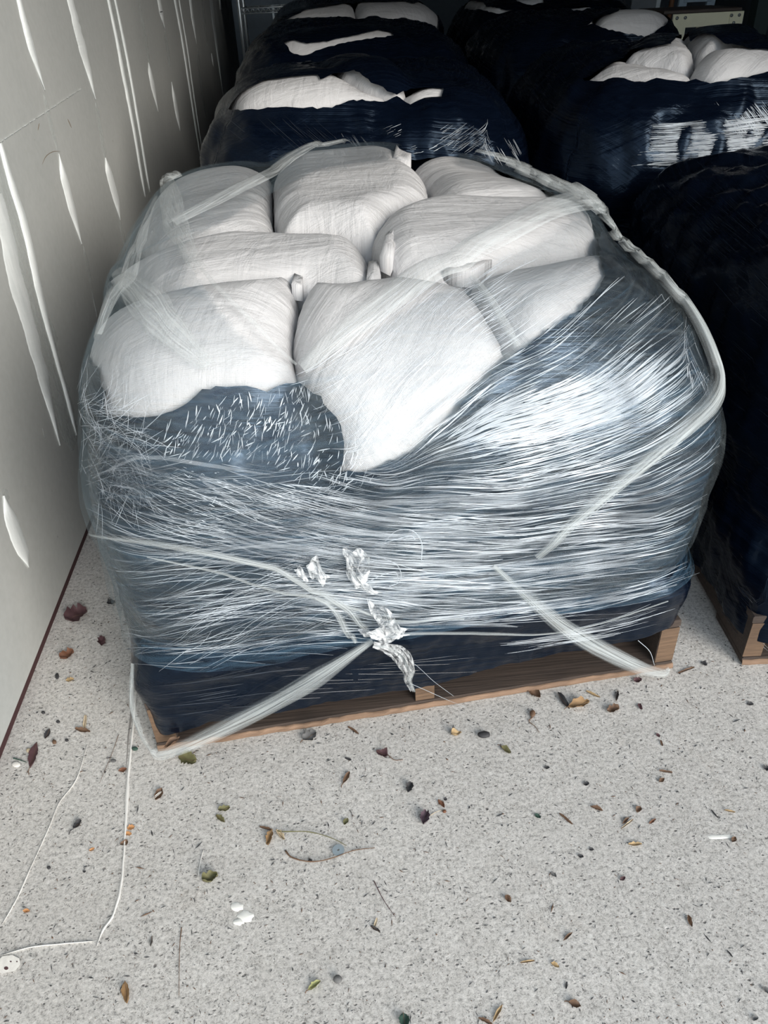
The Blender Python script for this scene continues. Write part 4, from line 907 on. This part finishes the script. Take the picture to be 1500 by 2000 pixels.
# ---------------------------------------------------------------- leaves, twigs and bits on the slab
LC = {'brown': (.13, .075, .045), 'maroon': (.075, .035, .04), 'rust': (.15, .065, .035), 'olive': (.13, .125, .055), 'tan': (.38, .27, .14), 'dark': (.035, .035, .038), 'purple': (.07, .045, .06), 'gold': (.26, .16, .075), 'green': (.03, .065, .05), 'grey': (.12, .12, .12), 'yellow green': (.32, .33, .14), 'pale': (.52, .43, .30), 'orange': (.48, .24, .10), 'white': (.72, .70, .66)}
LM = {k: simple('litter_'+k.replace(' ', '_'), v, .7, 0, .35, 90) for k, v in LC.items()}
def px_frame(u, v):
    c = on_floor(u, v); ex = on_floor(u+1, v)-c; ey = on_floor(u, v-1)-c; return c, ex, ey
def leaf(u, v, L, W, ang, col, label, kind='oval', curl=.25, seed=0, z0=.0, stem=0, name='dry_leaf', cat='leaf', lobes=0, origin=None):
    """a dry leaf: midrib fold, curled rim and a little thickness; L, W in pixels of the photograph turned into real size on the slab"""
    rs = np.random.RandomState(seed+int(u*3+v)); c, ex, ey = px_frame(u, v); k_ = np.linalg.norm(ex); a = math.radians(ang)
    d1 = np.array([math.cos(a), math.sin(a)]); D = ex*d1[0]+ey*d1[1]; D = D*1.0; Z = np.array([0, 0, 1.0]); d2 = np.array([-math.sin(a), math.cos(a)]); E = ex*d2[0]+ey*d2[1]
    if origin is not None: c = origin
    n, m = 12, 7; V = []; hsc = k_*W
    ph = rs.uniform(0, 6)
    for i in range(n):
        s = i/(n-1); x = (s-.5)*L
        if kind == 'oval': w_ = math.sin(math.pi*min(1, s*.98+.01))**.8
        elif kind == 'heart': w_ = min(1, (s*5)**.6)*(1-s)**.55*1.25
        elif kind == 'sliver': w_ = math.sin(math.pi*(s*.9+.05))**.4
        else: w_ = (math.sin(math.pi*(s*.96+.02))**.6)*(.7+.42*abs(math.sin(s*(lobes or 3)*math.pi+ph)))
        w_ *= 1+rs.uniform(-.1, .1)
        for j in range(m):
            t = (j/(m-1)-.5)*2; y = t*W*.5*w_*(1+(rs.uniform(-.12, .12) if abs(t) > .9 else 0))
            h = abs(t)**1.5*curl*hsc*w_ + curl*hsc*.5*(2*s-1)**2 + curl*hsc*.25*math.sin(s*7+t*3+ph)+rs.uniform(0, .04)*hsc
            p = c+D*x+E*y*(1-.25*curl*abs(t)); V.append([p[0], p[1], c[2]+z0+.0006+max(0, h)])
    V = np.array(V); V[:, 2] -= V[:, 2].min()-(c[2]+z0+.0004); B = V.copy(); B[:, 2] -= .0003; nV = len(V); Fc = []
    for i in range(n-1):
        for j in range(m-1):
            q = i*m+j; Fc += [(q, q+1, q+m+1, q+m), (nV+q, nV+q+m, nV+q+m+1, nV+q+1)]
    rim = list(range(m))+[i*m+m-1 for i in range(1, n)]+[(n-1)*m+j for j in range(m-2, -1, -1)]+[i*m for i in range(n-2, 0, -1)]
    for a_, b_ in zip(rim, rim[1:]+rim[:1]): Fc.append((b_, a_, a_+nV, b_+nV))
    o = prop(mesh(name, V, Fc, LM[col]), label, cat)
    if stem:
        p0 = V[3]; e1 = c-D*(L*.5+stem*.5)+E*stem*.12; e2 = c-D*(L*.5+stem)-E*stem*.1
        v_, f_2 = tube_geo(smooth_path([p0, [e1[0], e1[1], c[2]+z0+.0022], [e2[0], e2[1], c[2]+z0+.0012]], 8), .0007, 5); mesh('stem', v_, f_2, LM['brown' if col != 'dark' else 'dark'], o)
    mid = V[3::m][:n]; v_, f_2 = tube_geo(mid+np.array([0, 0, .0002]), .00035, 4)
    if L > 20: mesh('midrib', v_, f_2, LM['brown'], o)
    return o
def pebble(u, v, w_, h_, col, label, name='pebble', cat='pebble', seed=0, flat=.6):
    c, ex, ey = px_frame(u, v); rs = np.random.RandomState(seed+int(u)); V = []; Fc = []; k, r = 10, 6
    for i in range(r+1):
        th = math.pi*i/r
        for j in range(k):
            a = 2*math.pi*j/k; q = c+ex*math.cos(a)*w_/2*math.sin(th)*(1+rs.uniform(-.08, .08))+ey*math.sin(a)*h_/2*math.sin(th)*(1+rs.uniform(-.08, .08)); z = np.linalg.norm(ex)*min(w_, h_)/2*flat*(1-math.cos(th)); V.append([q[0], q[1], .0003+z])
    for i in range(r):
        for j in range(k): Fc.append((i*k+j, i*k+(j+1) % k, i*k+k+(j+1) % k, i*k+k+j))
    return prop(mesh(name, V, Fc, LM[col]), label, cat)
def twig(px, r, col, label, name='twig', cat='twig', z=.0018, lift=.0):
    P = np.array([on_floor(*p) for p in smooth_path(px, 24)]); s = np.linspace(0, 1, 24); P[:, 2] = z+lift*np.sin(s*math.pi)
    v_, f_2 = tube_geo(P, r*(1-.55*s)*(1+.12*np.sin(s*31)), 6); return prop(mesh(name, v_, f_2, LM[col]), label, cat)

leaf(66, 1476, 52, 17, 75, 'maroon', 'long purple brown leaf lying by the foot of the drywall', 'oval', .25, stem=12)
leaf(93, 1434, 22, 11, 65, 'dark', 'small dark pointed leaf above the purple brown one near the wall', 'oval', .2)
pebble(107, 1451, 9, 9, 'brown', 'round brown seed between two dark leaves near the drywall', 'seed', 'seed')
leaf(132, 1282, 30, 19, 25, 'rust', 'reddish brown curled leaf in the gap between drywall and load', 'lobed', .5)
leaf(150, 1205, 46, 34, 20, 'maroon', 'largest dark maroon leaf in the shade beside the drywall', 'lobed', .35, lobes=4)
leaf(200, 1254, 18, 18, 80, 'maroon', 'small square dark leaf in the shade beside the load', 'lobed', .3)
leaf(217, 1178, 16, 12, 10, 'dark', 'dark scrap of leaf deepest in the gap beside the load', 'lobed', .3)
pebble(112, 1322, 8, 13, 'dark', 'upright black chip left of the load near the drywall', 'chip', 'chip', flat=.4)
leaf(137, 1329, 16, 9, 10, 'tan', 'pale tan leaf scrap just right of the black chip', 'lobed', .3)
leaf(166, 1412, 30, 7, 84, 'pale', 'pale upright sliver of straw left of the load corner', 'sliver', .15, name='straw', cat='straw')
leaf(162, 1428, 30, 10, -10, 'brown', 'brown crumbs of leaf at the foot of the pale straw sliver', 'lobed', .4)
for u, v, lb in ((85, 1393, 'tiny dark crumb nearest the drywall, above the pointed leaf'), (114, 1411, 'tiny dark crumb midway between drywall and straw sliver'), (131, 1447, 'small dark crumb right of the round brown seed')):
    pebble(u, v, 8, 6, 'dark', lb, 'crumb', 'crumb')
pebble(32, 1494, 18, 12, 'white', 'white chip touching the tip of a dark twig by the drywall', 'chip', 'chip', flat=.25)
twig([(27, 1482), (38, 1485), (52, 1490)], .0015, 'green', 'short dark green twig beside the white chip by the drywall')
pebble(57, 1467, 11, 9, 'pale', 'cream pebble beside the purple brown leaf', flat=.4)
leaf(367, 1484, 36, 30, -15, 'olive', 'olive green pointed leaf in front of the left pallet corner', 'lobed', .25, stem=8, lobes=5)
pebble(264, 1464, 13, 8, 'green', 'dark green pebble left of the pallet corner')
pebble(313, 1461, 12, 9, 'brown', 'brown pebble tucked under the rope end at the pallet corner')
leaf(240, 1505, 17, 10, 15, 'rust', 'small orange brown leaf beside the slab joint', 'oval', .3)
pebble(222, 1487, 12, 7, 'grey', 'grey green flat pebble left of the slab joint', flat=.4)
leaf(311, 1553, 26, 16, 60, 'brown', 'brown leaf with a white stripe right of the slab joint', 'oval', .35)
leaf(308, 1556, 22, 4, 40, 'white', 'white splinter lying on the brown leaf', 'sliver', .1, name='splinter', cat='splinter', z0=.004)
leaf(438, 1581, 24, 13, 10, 'olive', 'dark olive leaf, upper half of a hooked pair', 'lobed', .35)
leaf(431, 1600, 22, 11, -40, 'olive', 'dark olive leaf, lower half of a hooked pair', 'lobed', .35)
leaf(152, 1612, 22, 12, 45, 'dark', 'dark shrivelled leaf with a thin tail left of the slab joint', 'lobed', .5, stem=14)
leaf(256, 1617, 15, 11, 20, 'orange', 'pale orange flake on the slab joint, upper one', 'lobed', .15, name='flake', cat='flake')
leaf(251, 1629, 13, 9, 0, 'orange', 'pale orange flake on the slab joint, lower one', 'lobed', .15, name='flake', cat='flake')
leaf(243, 1648, 17, 12, 200, 'brown', 'small triangular dark leaf lying across the slab joint', 'heart', .3)
pebble(96, 1696, 8, 7, 'dark', 'small black pebble at lower left of the slab')
leaf(412, 1719, 32, 24, 20, 'olive', 'crumpled olive brown leaf below the hooked pair', 'lobed', .7, lobes=2)
leaf(605, 1440, 30, 24, 30, 'grey', 'dark grey crumpled leaf in front of the pallet board', 'lobed', .3, stem=6)
leaf(746, 1473, 24, 18, 160, 'maroon', 'maroon leaf with a long stem in front of the pallet', 'heart', .35, stem=30)
leaf(690, 1427, 26, 5, -35, 'brown', 'thin brown leaf sliver just in front of the pallet board', 'sliver', .4)
leaf(891, 1435, 21, 13, 10, 'tan', 'tan curled leaf beside the smooth black seed', 'heart', .7)
pebble(945, 1438, 26, 13, 'dark', 'smooth black oval seed in front of the pallet', 'seed', 'seed', flat=.7)
leaf(830, 1600, 26, 22, 75, 'purple', 'dark purple torn leaf joined to a thin stalk', 'lobed', .5)
leaf(862, 1571, 20, 10, -50, 'rust', 'small bright rust leaf above the purple one', 'oval', .4)
pebble(868, 1586, 8, 7, 'rust', 'tiny rust bud at the end of the thin stalk', 'bud', 'bud')
twig([(840, 1594), (852, 1587), (866, 1582)], .0006, 'pale', 'thin pale stalk between the purple leaf and the rust bud')
leaf(527, 1638, 32, 15, 75, 'gold', 'golden brown crumpled leaf at the left end of the long twig', 'lobed', .5)
leaf(548, 1632, 26, 12, -50, 'pale', 'pale brown curled leaf beside the golden one', 'lobed', .5)
leaf(520, 1619, 26, 6, -15, 'brown', 'short reddish stalk of the golden leaf cluster', 'sliver', .4)
twig([(541, 1624), (555, 1627), (600, 1628), (635, 1636), (660, 1645), (677, 1653)], .0011, 'olive', 'thin curved green brown twig above the washer', lift=.004)
twig([(558, 1663), (568, 1675), (590, 1683), (618, 1685), (650, 1678), (690, 1663), (732, 1657)], .0014, 'brown', 'curved brown twig below the washer', lift=.002)
leaf(676, 1606, 15, 11, 60, 'olive', 'small olive leaf above the washer', 'oval', .4)
pebble(606, 1682, 8, 7, 'dark', 'dark bud stuck to the curved brown twig', 'bud', 'bud')
# fender washer
c = on_floor(661, 1662); ro, ri, th = .0098, .0021, .0016; V = []; Fc = []; k = 36
for r, z in ((ri, .0006), (ro, .0006), (ro, .0006+th), (ri, .0006+th)):
    V += [(c[0]+r*math.cos(2*math.pi*j/k), c[1]+r*math.sin(2*math.pi*j/k), z+.0012) for j in range(k)]
for i in range(4):
    for j in range(k): Fc.append((i*k+j, i*k+(j+1) % k, ((i+1) % 4)*k+(j+1) % k, ((i+1) % 4)*k+j))
prop(mesh('washer', V, Fc, simple('zinc_plate', (.30, .36, .40), .45, .3, .08), smooth=False), 'round zinc washer with a small hole between two twigs', 'washer')
spots = [(800, 1540, 20, 16, 70, 'dark', 'dark twiggy tuft right of the pallet middle'), (677, 1520, 26, 10, 60, 'brown', 'thin brown litter streak below the maroon leaf'), (1100, 1370, 40, 12, -55, 'dark', 'dark curled leaf left of the amber one'), (1130, 1378, 42, 20, 15, 'gold', 'amber curled leaf in front of the right half of the pallet'),
         (1043, 1357, 28, 17, -30, 'brown', 'brown ragged leaf close to the pallet board'), (988, 1466, 24, 12, -35, 'olive', 'grey green folded leaf below the black seed'), (1197, 1388, 24, 18, 10, 'brown', 'brown clump of litter right of the amber leaf'), (1205, 1360, 22, 7, 80, 'dark', 'dark upright wisp above the brown clump'),
         (1158, 1357, 30, 5, -25, 'tan', 'thin tan leaf sliver above the amber leaf'), (1250, 1381, 14, 8, -60, 'maroon', 'small maroon leaf bit right of the brown clump'), (1300, 1508, 26, 5, -10, 'brown', 'thin rust brown sliver at right of the slab'), (1292, 1525, 12, 10, 30, 'brown', 'small brown leaf bit under the rust sliver'),
         (1145, 1532, 11, 9, 0, 'dark', 'small dark leaf bit in the middle right of the slab'), (1068, 1500, 11, 7, 0, 'dark', 'dark leaf bit between the olive leaf and the middle bit'), (1050, 1595, 14, 9, -35, 'green', 'small dark green leaf at right of centre'), (1225, 1610, 30, 4, 38, 'pale', 'pale splinter leaning across dark litter on the right'),
         (1222, 1604, 18, 7, 45, 'brown', 'dark litter under the pale splinter'), (1247, 1582, 14, 12, 60, 'brown', 'small brown tuft above the pale splinter'), (1274, 1605, 16, 6, 35, 'rust', 'pinkish rust leaf bit right of the pale splinter'), (1105, 1600, 34, 5, -40, 'brown', 'thin brown stalk left of the pale splinter'), (1165, 1580, 26, 9, -20, 'brown', 'faint brown wisp of litter at centre right'),
         (1395, 1590, 20, 3, -50, 'dark', 'thin dark straw on the far right'), (1425, 1585, 22, 4, -12, 'tan', 'thin tan straw on the far right'), (1433, 1641, 12, 11, 60, 'brown', 'brown bit lying on the white smudge'), (1240, 1650, 26, 9, 0, 'tan', 'pale tan curl of litter below the pale splinter'),
         (1155, 1660, 10, 7, 0, 'dark', 'dark chip right of the lower leaf bits'), (1134, 1673, 12, 8, -20, 'dark', 'dark chip just left of its neighbour below the tan curl'), (1081, 1709, 13, 8, -40, 'grey', 'dark grey chip alone below the dark pair'), (1216, 1717, 12, 9, 30, 'maroon', 'tiny maroon leaf bit in the lower right'),
         (1347, 1800, 25, 9, -70, 'brown', 'brown leaf with a dark edge at lower right'), (1425, 1863, 18, 3, -50, 'dark', 'short dark straw at lower right'), (1109, 1830, 24, 7, 42, 'brown', 'brown twig chip at lower right of centre'), (1030, 1879, 28, 5, 8, 'tan', 'pale twig chip near the tan leaf at bottom'),
         (1084, 1886, 18, 10, -30, 'tan', 'small tan leaf beside the pale twig chip'), (1106, 1925, 14, 5, 85, 'dark', 'upright black chip near the bottom right'), (1122, 1963, 26, 16, -20, 'brown', 'brown litter clump near the bottom edge'), (1497, 1936, 20, 10, -40, 'grey', 'dark grey chip at the right picture edge near the bottom'), (1474, 1990, 14, 12, 20, 'grey', 'dark grey pebble in the bottom right corner'),
         (1465, 1376, 13, 8, 0, 'dark', 'small black seed case right of the load'), (1497, 1502, 10, 12, 0, 'dark', 'black chip at the right picture edge'), (1375, 1297, 14, 8, -30, 'dark', 'small dark leaf bit between the two pallets'), (1340, 1310, 34, 5, 20, 'brown', 'thin brown straw in front of the gap between pallets'),
         (1245, 1330, 16, 12, 0, 'maroon', 'dark maroon crumbs beside the right pallet corner'), (296, 1839, 22, 6, 82, 'grey', 'dark grey upright sliver at lower left'), (247, 1940, 44, 18, 95, 'gold', 'golden curled leaf near the bottom left'), (614, 1926, 30, 13, 38, 'yellow green', 'yellow green folded leaf near the bottom'),
         (790, 1996, 32, 24, 100, 'green', 'dark green leaf cut by the bottom edge'), (972, 1980, 40, 9, 62, 'tan', 'long curled brown leaf at the bottom edge'), (948, 1995, 30, 9, -25, 'brown', 'brown leaf scrap at the foot of the long curled leaf'), (992, 1757, 18, 12, -50, 'brown', 'small brown torn leaf right of centre'), (734, 1803, 20, 5, 75, 'pale', 'pale chip standing beside a dark twig at lower centre'),
         (733, 1815, 22, 7, -30, 'dark', 'dark forked twig bit under the pale chip'), (165, 1703, 6, 5, 0, 'dark', 'black speck left of the slab joint'), (52, 1780, 14, 9, 0, 'orange', 'tiny orange leaf bit at lower left'), (180, 1660, 12, 6, 30, 'orange', 'small orange crumb left of the triangular leaf'), (870, 1562, 7, 7, 0, 'dark', 'tiny dark bit above the rust leaf'),
         (680, 1483, 13, 5, -20, 'dark', 'thin black bit left of the maroon leaf'), (1292, 1452, 12, 4, -70, 'brown', 'thin brown bit right of the slab centre'), (1285, 1437, 10, 6, -40, 'maroon', 'tiny maroon bit below the maroon crumbs')]
for i, (u, v, L, W_, a, cname, lb) in enumerate(spots):
    k = 'sliver' if W_ < 6 else ('oval' if i % 3 else 'lobed'); nm = ('straw', 'straw') if W_ < 6 and L > 15 else (('litter_scrap', 'litter') if L < 20 else ('dry_leaf', 'leaf'))
    leaf(u, v, L, W_, a, cname, lb, k, .45 if L > 16 else .3, seed=i, stem=8 if (L > 22 and W_ > 9 and i % 2) else 0, name=nm[0], cat=nm[1])
pebble(1040, 1396, 12, 14, 'brown', 'round brown seed head on a stalk in front of the pallet', 'seed', 'seed')
twig([(1040, 1402), (1033, 1410), (1045, 1420), (1053, 1432)], .0010, 'brown', 'crooked stalk under the round brown seed head')
pebble(660, 1915, 18, 17, 'grey', 'round grey seed right of the yellow green leaf', 'seed', 'seed', flat=.6)
for px, r, c_, lb in (([(232, 1436), (222, 1465), (208, 1500), (195, 1530)], .0006, 'brown', 'long thin brown straw left of the slab joint'), ([(355, 1812), (351, 1860), (350, 1945)], .0007, 'brown', 'long thin dark straw at lower left'),
                      ([(730, 1721), (750, 1760), (773, 1793)], .0007, 'maroon', 'thin dark straw below the washer'), ([(1040, 1392), (1036, 1405)], .0006, 'brown', 'tiny stalk tip by the seed head'), ([(683, 1583), (688, 1593), (687, 1603)], .0006, 'dark', 'tiny dark straw above the small olive leaf')):
    twig(px, r, c_, lb, 'straw', 'straw')
# white chip of paint at the left edge
q = [(-6, 1880), (4, 1868), (24, 1865), (38, 1872), (40, 1884), (30, 1896), (4, 1902), (-8, 1896)]
V = [on_floor(*p, .0006) for p in q]+[on_floor(*p, .0026) for p in q]; n = len(q)
pc = prop(mesh('paint_chip', V, [tuple(range(n, 2*n))]+[(i, (i+1) % n, n+(i+1) % n, n+i) for i in range(n)], LM['white'], smooth=False), 'white flake of paint with a brown stain at the left picture edge', 'flake')
for p, w_, h_ in (((12, 1891), 9, 7), ((21, 1878), 4, 3), ((33, 1878), 3, 3)):
    V = [on_floor(p[0]+w_/2*math.cos(a), p[1]+h_/2*math.sin(a), .0029) for a in np.linspace(0, 6.28, 9)[:-1]]; mesh('stain', V, [tuple(range(7, -1, -1))], LM['maroon'], pc, smooth=False)
# leaf caught in the film pocket at the left pallet corner
S, N, ok = fast_hit(P1, np.array([(342, 1432.)])); W_ = P1.to_world(S+N*.022)[0]
leaf(342, 1432, 36, 12, 35, 'brown', 'brown curled leaf caught in the film at the left pallet corner', 'oval', .6, origin=W_)
# fine grit, uncountable
rs = np.random.RandomState(77); V = []; Fc = []
for k in range(5200):
    u, v = rs.uniform(-30, 1530), rs.uniform(1180, 2030); c = on_floor(u, v)
    s = np.linalg.norm(on_floor(u+1, v)-c)*rs.uniform(.8, 2.6)*(1.9 if rs.rand() < .04 else 1); a = rs.uniform(0, 6.28); l = rs.uniform(.6, 2.2) if rs.rand() < .8 else rs.uniform(3, 6)
    b = len(V); d = np.array([math.cos(a), math.sin(a), 0])*s*l*.5; e_ = np.array([-math.sin(a), math.cos(a), 0])*s*.5
    c[2] = .0002; V += [c-d, c+e_*rs.uniform(.5, 1), c+d, c-e_*rs.uniform(.5, 1), c+[0, 0, s*.6]]; Fc += [(b, b+4, b+1), (b+1, b+4, b+2), (b+2, b+4, b+3), (b+3, b+4, b)]
V = np.array(V)
Lp = P1.to_local(V); keep = (np.abs(Lp[:, 0]) > .53) | (np.abs(Lp[:, 1]) > .63); kp = keep.reshape(-1, 5).all(1) & (V.reshape(-1, 5, 3)[:, :, 0] > WALLX+.005).all(1)
V5 = V.reshape(-1, 5, 3)[kp].reshape(-1, 3); base_f = np.array([(0, 4, 1), (1, 4, 2), (2, 4, 3), (3, 4, 0)]); nn = len(V5)//5
half = nn*5//7
for nm, a0, a1, mt in (('dark_grit', 0, half, LM['dark']), ('brown_grit', half, nn, LM['brown'])):
    vv = V5[a0*5:a1*5]; ff = (np.arange(a1-a0)[:, None, None]*5+base_f[None]).reshape(-1, 3)
    prop(mesh(nm, vv, ff, mt, smooth=False), nm.replace('_', ' ')+' strewn over the concrete', 'grit', None, 'stuff')
